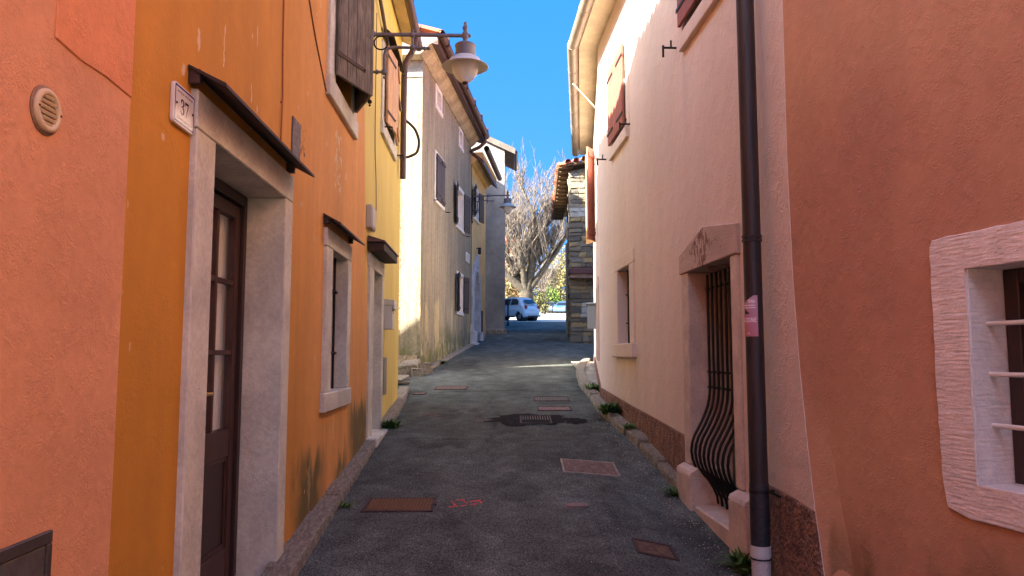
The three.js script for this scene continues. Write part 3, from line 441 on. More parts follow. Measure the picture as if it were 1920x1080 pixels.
{
  const F = GF, o = F.thing('grey_house', 'tall grey roughcast house with dark shutters and a cream cornice', 'house');
  const wm = F.map(14.5, 21, 0.6, 8, 1024, 1024, (d, h) => {
    const n = fbm(d * 0.9, h * 0.5, 4), s = fbm(d * 13, h * 1.1, 4), g = fbm(d * 26, h * 26, 2), a = h - G(d); let k = 1 + 0.28 * (n - 0.5) + 0.34 * (s - 0.5) + 0.2 * (g - 0.5), c = [146 * k, 136 * k, 114 * k];
    const band = a + 0.5 * (fbm(d * 7, 2.2, 3) - 0.5), pale = sst(1.35, 1.2, band) * sst(0.42, 0.6, fbm(d * 5, h * 0.8, 3)); c = [c[0] + 34 * pale, c[1] + 28 * pale, c[2] + 8 * pale];
    const ms = sst(0.85, 0.1, a + 0.9 * (fbm(d * 4, h * 2, 4) - 0.5)) * sst(0.36, 0.6, fbm(d * 8, h * 6 + 3, 4) + 0.06), gr = fbm(d * 2 + 30, h * 2, 3) > 0.44 ? 1 : 0.6; c = [c[0] + (88 - c[0]) * ms * 0.8, c[1] + (92 - c[1]) * ms * 0.8, c[2] + (48 - c[2]) * ms * 0.8 * gr];
    return c;
  });
  const m = mat(wm, { bump: combBump, bs: 0.012 });
  const side = mat(blotchMap([134, 120, 92], 0.2, 2, 64, 5), { bump: roughBump, bs: 0.014 });
  const wins = [[15.85, 16.56, 7.03, 7.6], [18.84, 19.46, 7.0, 7.57], [15.83, 16.84, 4.94, 6.1], [18.5, 19.65, 4.84, 5.99], [18.66, 19.62, 2.65, 3.76]];
  add('wall', F.poly([[14.6, 0.5], [20.95, 1.2], [20.95, 7.85], [14.6, 7.85]], wins.map((w) => hole(...w)), -0.4, 0), m, o);
  shell(o, F, 14.601, 20.95, 7.85, 9, side, { rise: 1.25, ov: 0.38, verge: 0.35, noSoffit: true, roofMat: gutterBrown });
  shutWindow(o, F, ...wins[0], { blind: mat('#b8b6b0', {}) }); shutWindow(o, F, ...wins[1], { blind: mat('#b8b6b0', {}) }); shutWindow(o, F, ...wins[2], { closed: true, hooks: [15.75, 17.15] }); shutWindow(o, F, ...wins[3], { open: [2.95, 2.99], hooks: [20.1] }); shutWindow(o, F, ...wins[4], { open: [2.85, 2.98] });
  const cream = mat(blotchMap([164, 152, 128], 0.2, 1.5), { bump: stuccoBump, bs: 0.003 });
  add('cornice', prismX([[0, F.y(7.6)], [0.03, F.y(7.6)], [0.10, F.y(7.66)], [0.2, F.y(7.78)], [0.32, F.y(7.84)], [0.36, F.y(7.86)], [0.36, F.y(7.98)], [0, F.y(7.98)]], F.x(14.25), F.x(20.93)), cream, o);
  add('cornice_return', F.box(14.32, 14.597, 7.6, 7.96, -4.2, -0.001, 0.02), cream, o);
  add('plaster_band', F.box(14.58, 14.599, 7.25, 7.58, -4.2, 0.004, 0.004), mat(blotchMap([150, 150, 148], 0.2, 1), {}), o);
  const gut = new THREE.Group(); gut.name = 'gutter'; o.add(gut);
  add('channel', F.tube([[14.2, 7.96, 0.45], [20.95, 7.9, 0.45]], 0.085, 12, false), gutterBrown, gut);
  add('outlet', F.tube([[20.6, 7.86, 0.45], [20.6, 7.66, 0.44], [20.6, 7.5, 0.3], [20.62, 7.42, 0.1], [20.7, 7.38, 0.04]], 0.05, 10), gutterBrown, gut);
  for (let d = 14.6; d < 20.8; d += 1.2) add('clip', F.box(d, d + 0.03, 7.86, 8.06, 0.36, 0.545, 0.002), ironRust, gut);
  roofTiles(o, F, 14.3, 20.9, 8.06, 0.2, 0.32, 2);
}
{
  const F = GF, o = F.thing('wall_plaque', 'small pale stone plaque high on the grey house near its far corner', 'plaque'); o.position.set(F.c + F.m * 20.32, 4.3, -20.32);
  add('slab', box(-0.27, 0.27, -0.13, 0.13, 0.001, 0.03, 0.006), whitePaint, o); add('inset', box(-0.23, 0.23, -0.09, 0.09, 0.0305, 0.034, 0.002), paleStone, o);
}
// rubble at the grey house's near corner
{
  const r = rng(5);
  const spots = [[-1.95, 14.35, 0.42, 0.2], [-1.72, 14.42, 0.28, 0.16], [-2.25, 14.3, 0.36, 0.18], [-2.1, 13.9, 0.3, 0.12], [-1.78, 14.1, 0.22, 0.11], [-2.4, 13.95, 0.3, 0.14], [-2.05, 13.5, 0.36, 0.03], [-2.3, 13.2, 0.4, 0.03], [-2.0, 12.95, 0.36, 0.025], [-2.25, 12.6, 0.4, 0.02]];
  const lab = ['large', 'small squarish', 'flat pale', 'rounded', 'smallest', 'left hand', 'low flat', 'broad flat', 'nearer flat', 'nearest flat'];
  spots.forEach(([x, d, s, h], i) => { const o = add(numbered('rubble_stone'), rubbleVars[i % 6], kerbStone); o.scale.set(s, h * 1.7, s * 0.8); o.position.set(x, G(d) + h * 0.3, -d); o.rotation.set(rr(-0.2, 0.2, r), r() * 6, rr(-0.2, 0.2, r)); tag(o, lab[i] + ' rubble stone by the grey house corner', 'stone', 'rubble stones in the gap before the grey house'); });
  const f = add(numbered('mortar_fillet'), prismX([[-0.35, 0], [0.42, 0], [0.12, 0.2], [-0.05, 0.42], [-0.35, 0.42]], -2.8, 0), mat(blotchMap([150, 132, 104], 0.3, 0.8, 32, 4), { bump: roughBump, bs: 0.02 })); f.position.set(-1.86, G(14.5) - 0.08, -14.55); tag(f, 'sloping mortar fillet at the grey house foot', 'mortar');
}

// ---------------------------------------------------------------- cream house with the arched doorway
{
  const F = CF, o = F.thing('cream_house', 'cream house with a pointed stone doorway beyond the grey house', 'house');
  const m = mat(blotchMap([214, 182, 124], 0.08, 2, 64, 6), { bump: stuccoBump, bs: 0.0016 });
  const arch = (d0, d1, h0, hs, ht) => { const c = (d0 + d1) / 2, p = [[d0, h0], [d1, h0], [d1, hs]]; for (let k = 1; k < 8; k++) { const t = k / 8; p.push([d1 + (c - d1) * (1 - Math.cos(t * Math.PI / 2)) , hs + (ht - hs) * Math.sin(t * Math.PI / 2)]); } p.push([c, ht]); for (let k = 7; k >= 1; k--) { const t = k / 8; p.push([d0 + (c - d0) * (1 - Math.cos(t * Math.PI / 2)), hs + (ht - hs) * Math.sin(t * Math.PI / 2)]); } p.push([d0, hs]); return p; };
  add('wall', F.poly([[20.952, 1.2], [24.2, 1.4], [24.2, 7.35], [20.952, 7.35]], [arch(21.25, 22.65, 1.3, 3.3, 4.25), hole(21.45, 22.4, 5.6, 6.62)], -0.4, -0.02), m, o);
  shell(o, F, 20.955, 24.2, 7.35, 8, m, { rise: 3.0, ov: 0.36, verge: 0, noSoffit: true, roofMat: gutterBrown });
  const dw = new THREE.Group(); dw.name = 'doorway'; o.add(dw); const bl = mat(blotchMap([176, 180, 188], 0.15, 1), { bump: stoneBump, bs: 0.004 });
  add('surround', F.poly(arch(21.15, 22.75, 1.4, 3.32, 4.42), [arch(21.4, 22.5, 1.401, 3.25, 4.1)], -0.3, 0.05), bl, dw);
  for (const d of [21.08, 22.5]) { add('base_block', F.box(d, d + 0.34, 1.7, 2.3, -0.1, 0.14, 0.02), bl, dw); add('base_block', F.box(d - 0.03, d + 0.37, 1.5, 1.98, -0.1, 0.2, 0.02), bl, dw); }
  add('keystone', F.box(21.85, 22.05, 4.2, 4.6, -0.1, 0.09, 0.02), bl, dw);
  add('door', F.box(21.3, 22.6, 1.5, 4.3, -0.38, -0.31), doorWood, dw);
  const w = shutWindow(o, F, 21.45, 22.4, 5.6, 6.62, { open: [2.9, 2.95] });
  add('cornice', prismX([[-0.02, F.y(7.12)], [0.04, F.y(7.12)], [0.16, F.y(7.24)], [0.3, F.y(7.32)], [0.34, F.y(7.34)], [0.34, F.y(7.45)], [-0.02, F.y(7.45)]], F.x(20.96), F.x(24.2)), m, o);
  add('gutter', F.tube([[20.98, 7.56, 0.44], [24.25, 7.46, 0.44]], 0.085, 10, false), gutterBrown, o);
  add('wall_lantern', [F.box(21.92, 22.02, 4.62, 4.82, 0.06, 0.15, 0.01), F.rod([21.97, 4.8, 0], [21.97, 4.8, 0.1], 0.012)], ironBlack, o);
  add('grille', [F.box(23.0, 23.3, 2.35, 3.0, -0.02, 0.03, 0.006)], mat('#4a382c', {}), o);
  add('cable', F.tube([[21.1, 7.2, -0.012], [21.12, 5.2, -0.01], [21.1, 2.5, -0.012]], 0.012, 5), cableGrey, o);
}
// ---------------------------------------------------------------- plaster house that closes the left side
{
  const o = thing('plaster_house', 'weathered grey plaster house end wall with a sloping verge at the lane top', 'house', [-0.26, G(25.7), -25.7]);
  const wm = tex(256, 512, (i, j) => { const x = i / 256 * 2, y = j / 512 * 8, n = fbm(x * 1.6, y * 0.9, 5), q = fbm(x * 9, y * 9, 3), k = 1 + 0.5 * (n - 0.5) + 0.16 * (q - 0.5); return [150 * k, 148 * k, 144 * k]; }, true, 1); wm.repeat.set(1 / 2, 1 / 8);
  const m = mat(wm, { bump: roughBump, bs: 0.008 }), y = (h) => h - G(25.7);
  add('wall', poly([[-5, -0.8], [0, -0.8], [0, y(8.85)], [-3, y(10.25)], [-5, y(9.3)]], null, -0.4, 0), m, o);
  add('side_wall', box(-0.4, 0, -0.9, y(8.8), -2.3, -0.401), m, o);
  add('rear_wing', [box(-5, -0.35, -0.9, y(7.4), -22.6, -2.301)], m, o);
  const fascia = mat(blotchMap([112, 104, 94], 0.15, 1), { rough: 0.8 });
  add('roof', poly([[0.34, y(8.72)], [0.34, y(8.84)], [-3, y(10.42)], [-3, y(10.3)]], null, -2.4, 0.12), fascia, o);
  add('roof', poly([[-3.002, y(10.3)], [-3.002, y(10.42)], [-5.4, y(9.3)], [-5.4, y(9.18)]], null, -2.4, 0.12), fascia, o);
  add('rear_roof', poly([[-0.33, y(7.4)], [-0.33, y(7.5)], [-2.6, y(8.4)], [-5.1, y(7.5)], [-5.1, y(7.4)]], null, -22.7, -2.32), tileClay, o);
  add('verge_board', poly([[0.37, y(8.66)], [0.37, y(8.87)], [-3, y(10.45)], [-3, y(10.24)]], null, 0.121, 0.16), fascia, o);
  add('gutter', rod([0.40, y(8.74), 0.1], [0.40, y(8.74), -2.4], 0.06, 0.06, 10), gutterBrown, o);
  add('plinth', box(-1.3, 0.08, -0.3, 0.16, -0.1, 0.12, 0.03), kerbStone, o);
}

// ---------------------------------------------------------------- pink house
{
  const F = PF, o = F.thing('pink_house', 'pale pink stucco house with an iron grille door and brown shutters', 'house');
  const col = (d, h, a) => { const n = fbm(d * 0.8 + 3, h * 0.5, 4), s = fbm(d * 6 + 1, h * 0.7, 4), st = sst(0.16, 0.02, Math.abs(d - 8.62 + 0.02 * Math.sin(h * 9))) * sst(1.62, 1.55, h) * sst(0.95, 1.5, h) + sst(0.10, 0.02, Math.abs(d - 9.86)) * sst(1.62, 1.5, h) * sst(1.1, 1.5, h) + sst(0.12, 0.02, Math.abs(d - 6.45)) * sst(4.36, 4.3, h) * sst(3.2, 4.2, h), k = 1 + 0.10 * (n - 0.5) + 0.045 * (s - 0.5) - 0.07 * st * fbm(d * 20, h * 2, 3); return [222 * k, 200 * k, 186 * k * (1 + 0.03 * (n - 0.5))]; };
  const m = mat(F.map(4, 11.1, 0, 6.4, 512, 512, col), { bump: withRepeat(stuccoBump, 0.75), bs: 0.011 });
  const wallPts = [[11.03, -0.3], [4.06, -0.3], [4.06, 0.3], [4.08, 0.48], [4.16, 0.79], [4.22, 1.1], [4.29, 1.54], [4.34, 2.04], [4.37, 2.81], [4.36, 3.8], [4.36, 6.35], [11.03, 6.35]];
  add('wall', F.poly(wallPts, [rect(5.31, 6.45, 0.2, 2.37), rect(8.86, 9.65, 1.77, 2.74), rect(5.45, 6.42, 4.5, 5.7), rect(8.98, 9.94, 4.4, 5.55)], -0.4, 0), m, o);
  add('side_wall', prismX([[-0.402, -1], [-0.402, F.y(6.7)], [-4.4, F.y(8.08)], [-8.6, F.y(6.55)], [-8.6, -1]], F.x(4.4), F.x(4.7)), m, o);
  // far stretch, turned a little away
  const m2 = mat(QF.map(11, 17.1, 0.4, 6.4, 256, 256, col), { bump: withRepeat(stuccoBump, 0.75), bs: 0.011 });
  const q = new THREE.Group(); q.name = 'far_wing'; const inv = new THREE.Group(); F.place(inv); inv.updateMatrix(); const qf = new THREE.Group(); QF.place(qf); qf.updateMatrix(); q.applyMatrix4(inv.matrix.clone().invert().multiply(qf.matrix)); o.add(q);
  add('wall', QF.poly([[11.02, 0.2], [17, 0.8], [17, 6.35], [11.02, 6.35]], [rect(11.92, 12.7, 1.72, 2.72), rect(12.75, 13.75, 3.8, 5.3)], -0.4, 0), m2, q);
  add('end_wall', prismX([[-0.402, -1], [-0.402, QF.y(6.7)], [-4.4, QF.y(7.98)], [-8.6, QF.y(6.55)], [-8.6, -1]], QF.x(17), QF.x(16.7)), m2, q);
  add('window_frame', [QF.box(11.72, 12.9, 2.72, 2.88, -0.2, 0.03), QF.box(11.72, 12.9, 1.55, 1.72, -0.2, 0.05), QF.box(11.73, 11.92, 1.722, 2.718, -0.2, 0.03), QF.box(12.7, 12.89, 1.722, 2.718, -0.2, 0.03)], m2, q);
  for (const [d, side, a, h0, hh, mt] of [[12.7, 1, 2.72, 3.6, 1.6, redWood], [13.82, -1, 2.6, 3.75, 1.75, tanWood]]) { const l = shutterLeaf(q, 0.3, hh, 3, mt, ironBlack); l.position.set(...QF.P(d, h0, 0.03)); l.rotation.y = side > 0 ? Math.PI + Math.PI - a : -a; if (side > 0) l.rotation.y = -(Math.PI - a); else l.rotation.y = Math.PI + (Math.PI - a); }
  const mb = add('meter_box', [QF.box(14.5, 14.8, 2.15, 2.62, 0.0, 0.16, 0.01)], mat('#7d8288', { rough: 0.6 }), q); add('lid', QF.box(14.47, 14.83, 2.62, 2.66, 0.0, 0.19, 0.008), mat('#8d9298', { rough: 0.6 }), mb);
  // eaves: soffit, gutter of joined lengths
  const cream = mat(blotchMap([214, 198, 166], 0.1, 2), {}), zinc = mat(blotchMap([150, 138, 122], 0.12, 1), { rough: 0.5, metal: 0.4 });
  add('soffit', F.box(3.9, 11.06, 6.352, 6.44, -0.4, 0.29, 0.004), cream, o); add('soffit', QF.box(11.0, 17.2, 6.354, 6.442, -0.4, 0.29, 0.004), cream, q);
  const roofMat = tileClay;
  add('roof', prismX([[0.36, F.y(6.46)], [0.36, F.y(6.56)], [-4.4, F.y(8.2)], [-4.4, F.y(8.1)]], F.x(3.9), F.x(11.1)), roofMat, o); add('roof', prismX([[-4.402, F.y(8.1)], [-4.402, F.y(8.2)], [-9, F.y(6.5)], [-9, F.y(6.4)]], F.x(3.9), F.x(11.1)), roofMat, o);
  add('roof', prismX([[0.36, QF.y(6.462)], [0.36, QF.y(6.562)], [-4.4, QF.y(8.1)], [-4.4, QF.y(8.0)]], QF.x(11.0), QF.x(17.2)), roofMat, q); add('roof', prismX([[-4.402, QF.y(8.0)], [-4.402, QF.y(8.1)], [-9, QF.y(6.5)], [-9, QF.y(6.4)]], QF.x(11.0), QF.x(17.2)), roofMat, q);
  for (let d = 4; d < 10.9; d += 1.16) { const e = Math.min(d + 1.15, 11.02); add('gutter', [F.rod([d, 6.36, 0.385], [e, 6.36, 0.385], 0.085, 0.085, 14), F.rod([e - 0.05, 6.36, 0.385], [e, 6.36, 0.385], 0.09, 0.09, 14)], zinc, o); }
  for (let d = 10.92; d < 17; d += 1.02) { const e = Math.min(d + 1.01, 17.2); add('gutter', [QF.rod([d, 6.36, 0.385], [e, 6.36, 0.385], 0.085, 0.085, 14), QF.rod([e - 0.05, 6.36, 0.385], [e, 6.36, 0.385], 0.09, 0.09, 14)], zinc, q); }
  add('stay_rod', QF.rod([11.6, 5.55, 0.0], [11.2, 5.85, 0.385], 0.011, 0.011, 6), pvcWhite, q);
  add('back_wall', F.box(4.4, 11.03, -0.5, 6.6, -8.6, -8.3), m, o); add('back_wall', QF.box(11.0, 17, -0.2, 6.6, -8.6, -8.3), m2, q);
  // roughcast dado
  const dm = mat(blotchMap([150, 108, 86], 0.3, 0.9, 32, 5), { bump: withRepeat(roughBump, 0.55), bs: 0.03 });
  add('dado', F.poly([[11.03, 0.6], [6.63, 0.2], [6.63, 0.935], [7.6, 0.985], [9, 1.05], [11.03, 1.16]], null, 0.0, 0.02, 0.006), dm, o);
  add('dado', F.poly([[4.95, 0.1], [4.06, 0.1], [4.08, 0.48], [4.158, 0.79], [4.5, 0.82], [4.95, 0.83]], null, 0.0, 0.02, 0.006), dm, o);
  add('dado', QF.poly([[11.02, 0.6], [17, 1.2], [17, 1.7], [11.02, 1.17]], null, 0.0, 0.02, 0.006), dm, q);
  // stone doorway with gabled lintel and pilaster bases
  const pinkStone = mat(blotchMap([204, 182, 168], 0.12, 1), { bump: withRepeat(stoneBump, 0.35), bs: 0.004 });
  const lintelStone = mat(F.map(5.1, 6.7, 2.3, 2.72, 512, 160, (d, h) => { const n = fbm(d * 5, h * 9, 4), k = 1 + 0.16 * (n - 0.5); const pit = fbm(d * 60, h * 26, 2) * sst(0.55, 0.2, Math.abs(d - 6.0) + Math.abs(h - 2.52) * 1.6) > 0.5 || fbm(d * 40, h * 40, 2) > 0.83; return pit ? [128, 92, 80] : [190 * k, 166 * k, 154 * k]; }), { bump: withRepeat(stoneBump, 0.3), bs: 0.006 });
  const dw = new THREE.Group(); dw.name = 'doorway'; o.add(dw);
  add('lintel', F.poly([[5.18, 2.36], [5.18, 2.575], [5.93, 2.68], [6.64, 2.53], [6.64, 2.36]], null, -0.22, 0.035, 0.008), lintelStone, dw);
  add('jamb', F.box(5.2, 5.34, 0.71, 2.357, -0.24, 0.025, 0.01), pinkStone, dw); add('jamb', F.box(6.42, 6.61, 0.71, 2.357, -0.24, 0.025, 0.01), pinkStone, dw);
  for (const [a, b, t] of [[4.97, 5.29, 0.68], [6.2, 6.62, 0.68]]) { add('pilaster_base', F.box(a, b, 0.25, t - 0.03, -0.24, 0.10, 0.012), pinkStone, dw); add('base_moulding', prismX([[-0.24, F.y(t - 0.029)], [0.10, F.y(t - 0.029)], [0.085, F.y(t)], [0.03, F.y(t + 0.028)], [-0.24, F.y(t + 0.028)]], F.x(a + 0.004), F.x(b - 0.004)), pinkStone, dw); }
  add('sill', F.box(5.292, 6.198, 0.28, 0.42, -0.24, 0.07, 0.012), pinkStone, dw); add('step', F.box(5.0, 6.6, 0.0, 0.278, -0.24, 0.09, 0.02), kerbStone, dw);
  const planks = new THREE.Group(); planks.name = 'door'; dw.add(planks);
  for (let k = 0; k < 8; k++) add('board', F.box(5.3 + k * 0.145, 5.441 + k * 0.145, 0.42, 2.38, -0.37, -0.345, 0.004), oldWood[k % 3], planks);
  // bellied iron grille, every bar its own piece
  const gr = new THREE.Group(); gr.name = 'grille'; dw.add(gr);
  const prof = [[2.33, -0.12], [2.0, -0.12], [1.6, -0.12], [1.36, -0.12], [1.22, -0.10], [1.08, -0.04], [0.95, 0.03], [0.84, 0.05], [0.72, 0.02], [0.6, -0.07], [0.5, -0.12], [0.43, -0.13]];
  const bars = []; for (let k = 0; k < 9; k++) bars.push(5.42 + k * 0.112);
  for (const d of bars) add('bar', F.tube(prof.map(([h, z]) => [d, h, z]), 0.0115, 7, true, 30), ironBlack, gr);
  for (const h of [2.21, 1.50, 1.37]) add('crossbar', F.box(5.335, 6.425, h - 0.009, h + 0.009, -0.142, -0.133, 0.002), ironBlack, gr);
  add('crossbar', F.box(5.40, 6.34, 0.50, 0.52, -0.135, -0.126, 0.002), ironBlack, gr);
  // small barred window
  const sw = new THREE.Group(); sw.name = 'window'; o.add(sw);
  add('lintel', F.box(8.63, 9.84, 2.73, 2.895, -0.22, 0.02, 0.008), m, sw); add('jamb', F.box(8.64, 8.88, 1.782, 2.728, -0.22, 0.02, 0.008), m, sw); add('jamb', F.box(9.63, 9.83, 1.782, 2.728, -0.22, 0.02, 0.008), m, sw); add('sill', F.box(8.6, 9.86, 1.61, 1.78, -0.22, 0.06, 0.01), m, sw);
  add('sash', [F.box(8.885, 8.94, 1.785, 2.725, -0.27, -0.2), F.box(9.57, 9.625, 1.785, 2.725, -0.27, -0.2), F.box(8.941, 9.569, 2.66, 2.725, -0.27, -0.2), F.box(8.941, 9.569, 1.785, 1.85, -0.27, -0.2), F.box(9.235, 9.275, 1.851, 2.659, -0.265, -0.205)], doorWood, sw);
  for (const [a, b] of [[8.94, 9.235], [9.275, 9.57]]) add('pane', F.box(a, b, 1.85, 2.66, -0.237, -0.233, 0), glassPane, sw);
  for (const d of [9.0, 9.17, 9.34, 9.5]) add('bar', F.rod([d, 1.78, -0.1], [d, 2.73, -0.1], 0.011), ironBlack, sw); for (const h of [2.05, 2.42]) add('crossbar', F.rod([8.87, h, -0.1], [9.64, h, -0.1], 0.009), ironBlack, sw);
  // upstairs windows, shutters closed
  for (const [a, b, h0, h1, sill, cat] of [[5.42, 6.45, 4.58, 5.7, 4.36, [6.7]], [8.96, 9.96, 4.49, 5.52, 4.29, [8.78, 10.42]]]) {
    const w = new THREE.Group(); w.name = 'window'; o.add(w);
    add('sill', F.box(a - 0.12, b + 0.02, sill, sill + 0.15, -0.15, 0.045, 0.008), m, w); add('jamb', F.box(a - 0.17, a, sill + 0.152, h1 + 0.05, -0.15, 0.015, 0.006), m, w); add('jamb', F.box(b, b + 0.15, sill + 0.152, h1 + 0.05, -0.15, 0.015, 0.006), m, w); add('lintel', F.box(a - 0.17, b + 0.15, h1 + 0.052, h1 + 0.2, -0.15, 0.015, 0.006), m, w);
    const hw = (b - a) / 2, l = shutterLeaf(w, hw, h1 - h0, 4, redWood, ironBlack); l.position.set(...F.P(b, h0, 0.03)); const r = shutterLeaf(w, hw, h1 - h0, 4, redWood, ironBlack); r.position.set(...F.P(a, h0, 0.03)); r.rotation.y = Math.PI; r.children.forEach((c) => { if (c.name === 'plank') c.position.z = -0.028; else c.position.z = c.name === 'batten' ? 0.024 : -0.065; });
    for (const d of cat) add('shutter_catch', [F.rod([d, sill + 0.14, 0], [d, sill + 0.14, 0.13], 0.011), F.rod([d, sill + 0.05, 0.125], [d, sill + 0.16, 0.125], 0.011), F.rod([d, sill + 0.14, 0.05], [d, sill + 0.21, 0.05], 0.009)], ironBlack, w);
  }
}
// drainpipe at the joint of the pink and terracotta houses, and the torn poster on it
const pipeAt = (h) => PF.P(4.66, h, 0.115);
{
  const F = PF, o = F.thing('drainpipe', 'dark brown drainpipe with a white plastic foot on the pink house', 'drainpipe');
  o.position.set(1.87 - 0.05 * 4.66 - 0.115, G(4.66), -4.66); const y = (h) => h - G(4.66);
  const brown = mat(blotchMap([48, 36, 38], 0.35, 0.7, 48, 5), { rough: 0.5, metal: 0.1, bump: withRepeat(stoneBump, 0.6), bs: 0.002 });
  add('pipe', [rod([0, y(0.84), 0], [0, y(6.3), 0], 0.056, 0.056, 24)], brown, o);
  add('lower_pipe', rod([0, y(0.48), 0], [0, y(0.86), 0], 0.0585, 0.0585, 24), mat(blotchMap([50, 46, 52], 0.3, 0.4), { rough: 0.5, metal: 0.2 }), o);
  add('foot_pipe', rod([0, y(0.18), 0], [0, y(0.475), 0], 0.057, 0.057, 24), mat(blotchMap([196, 188, 184], 0.12, 0.5, 32, 4), { rough: 0.55 }), o);
  add('socket', [rod([0, y(0.42), 0], [0, y(0.487), 0], 0.062, 0.062, 24)], mat('#cdc6c2', { rough: 0.5 }), o);
  add('cable_tie', rod([0, y(0.405), 0], [0, y(0.412), 0], 0.0625, 0.0625, 20), ironBlack, o);
  for (const h of [2.36, 2.385]) add('collar', rod([0, y(h), 0], [0, y(h) + 0.015, 0], 0.062, 0.062, 24), brown, o);
  add('collar', rod([0, y(2.03), 0], [0, y(2.034), 0], 0.0575, 0.0575, 24), brown, o);
  add('clamp', [rod([0, y(0.80), 0], [0, y(0.822), 0], 0.061, 0.061, 24), box(0.0, 0.19, y(0.803), y(0.818), -0.06, -0.05, 0.002), rod([0.0, y(0.81), -0.115], [0.0, y(0.81), -0.05], 0.008)], ironBlack, o);
}
{
  const F = PF, o = F.thing('torn_poster', 'torn pink poster stuck round the dark drainpipe', 'poster'); o.position.set(1.87 - 0.05 * 4.66 - 0.115, 1.76, -4.66);
  const cv = document.createElement('canvas'); cv.width = 256; cv.height = 400; const c = cv.getContext('2d');
  const gr = c.createLinearGradient(0, 400, 256, 120); gr.addColorStop(0, '#c4685c'); gr.addColorStop(0.5, '#b87488'); gr.addColorStop(1, '#b88ea0'); c.fillStyle = gr; c.fillRect(0, 0, 256, 400);
  c.fillStyle = '#ead8dc'; c.textBaseline = 'middle'; c.font = 'bold 44px sans-serif'; c.textAlign = 'right'; c.fillText('TINA', 226, 58); c.font = 'bold 60px sans-serif'; c.save(); c.translate(236, 240); c.scale(0.92, 1); c.fillText('AZIONE', 0, 0); c.restore(); c.font = '26px sans-serif'; c.fillText('ETTI', 150, 372); c.fillRect(40, 92, 180, 9); c.fillRect(60, 116, 168, 8);
  const t = new THREE.CanvasTexture(cv); t.colorSpace = THREE.SRGBColorSpace;
  // outline in (angle, height): a strip round the pipe with a bite torn from its left side
  const H = 0.255, pos = [], uv = [], R = 0.0585, a0 = -0.42, a1 = 1.62;
  const left = (y) => { const v = y / H; if (v > 0.88) return 0.42 + (v - 0.88) * 3.2; if (v > 0.55) return v > 0.76 ? 0.06 + 0.36 * Math.pow((v - 0.76) / 0.12, 1.0) : 0.60 - 0.54 * (v - 0.55) / 0.21; return 0; };
  const N = 60, K = 14, Pt = (u, y) => { const a = a0 + (a1 - a0) * u; return [[-Math.cos(a) * 0 + Math.sin(a) * R, y, Math.cos(a) * R], [u, y / H]]; };
  for (let j = 0; j < N; j++) { const y0 = H * j / N, y1 = H * (j + 1) / N, l = left((y0 + y1) / 2); if (l > 0.97) continue; for (let i = 0; i < K; i++) { const u0 = l + (1 - l) * i / K, u1 = l + (1 - l) * (i + 1) / K; const q = [Pt(u0, y0), Pt(u1, y0), Pt(u1, y1), Pt(u0, y1)]; for (const k of [0, 1, 2, 0, 2, 3]) { pos.push(...q[k][0]); uv.push(...q[k][1]); } } }
  const g = new THREE.BufferGeometry(); g.setAttribute('position', new THREE.Float32BufferAttribute(pos, 3)); g.setAttribute('uv', new THREE.Float32BufferAttribute(uv, 2)); g.computeVertexNormals();
  const pm = new THREE.MeshStandardMaterial({ map: t, roughness: 0.6, side: THREE.DoubleSide }); add('paper', g, pm, o); o.rotation.y += 0.0;
}

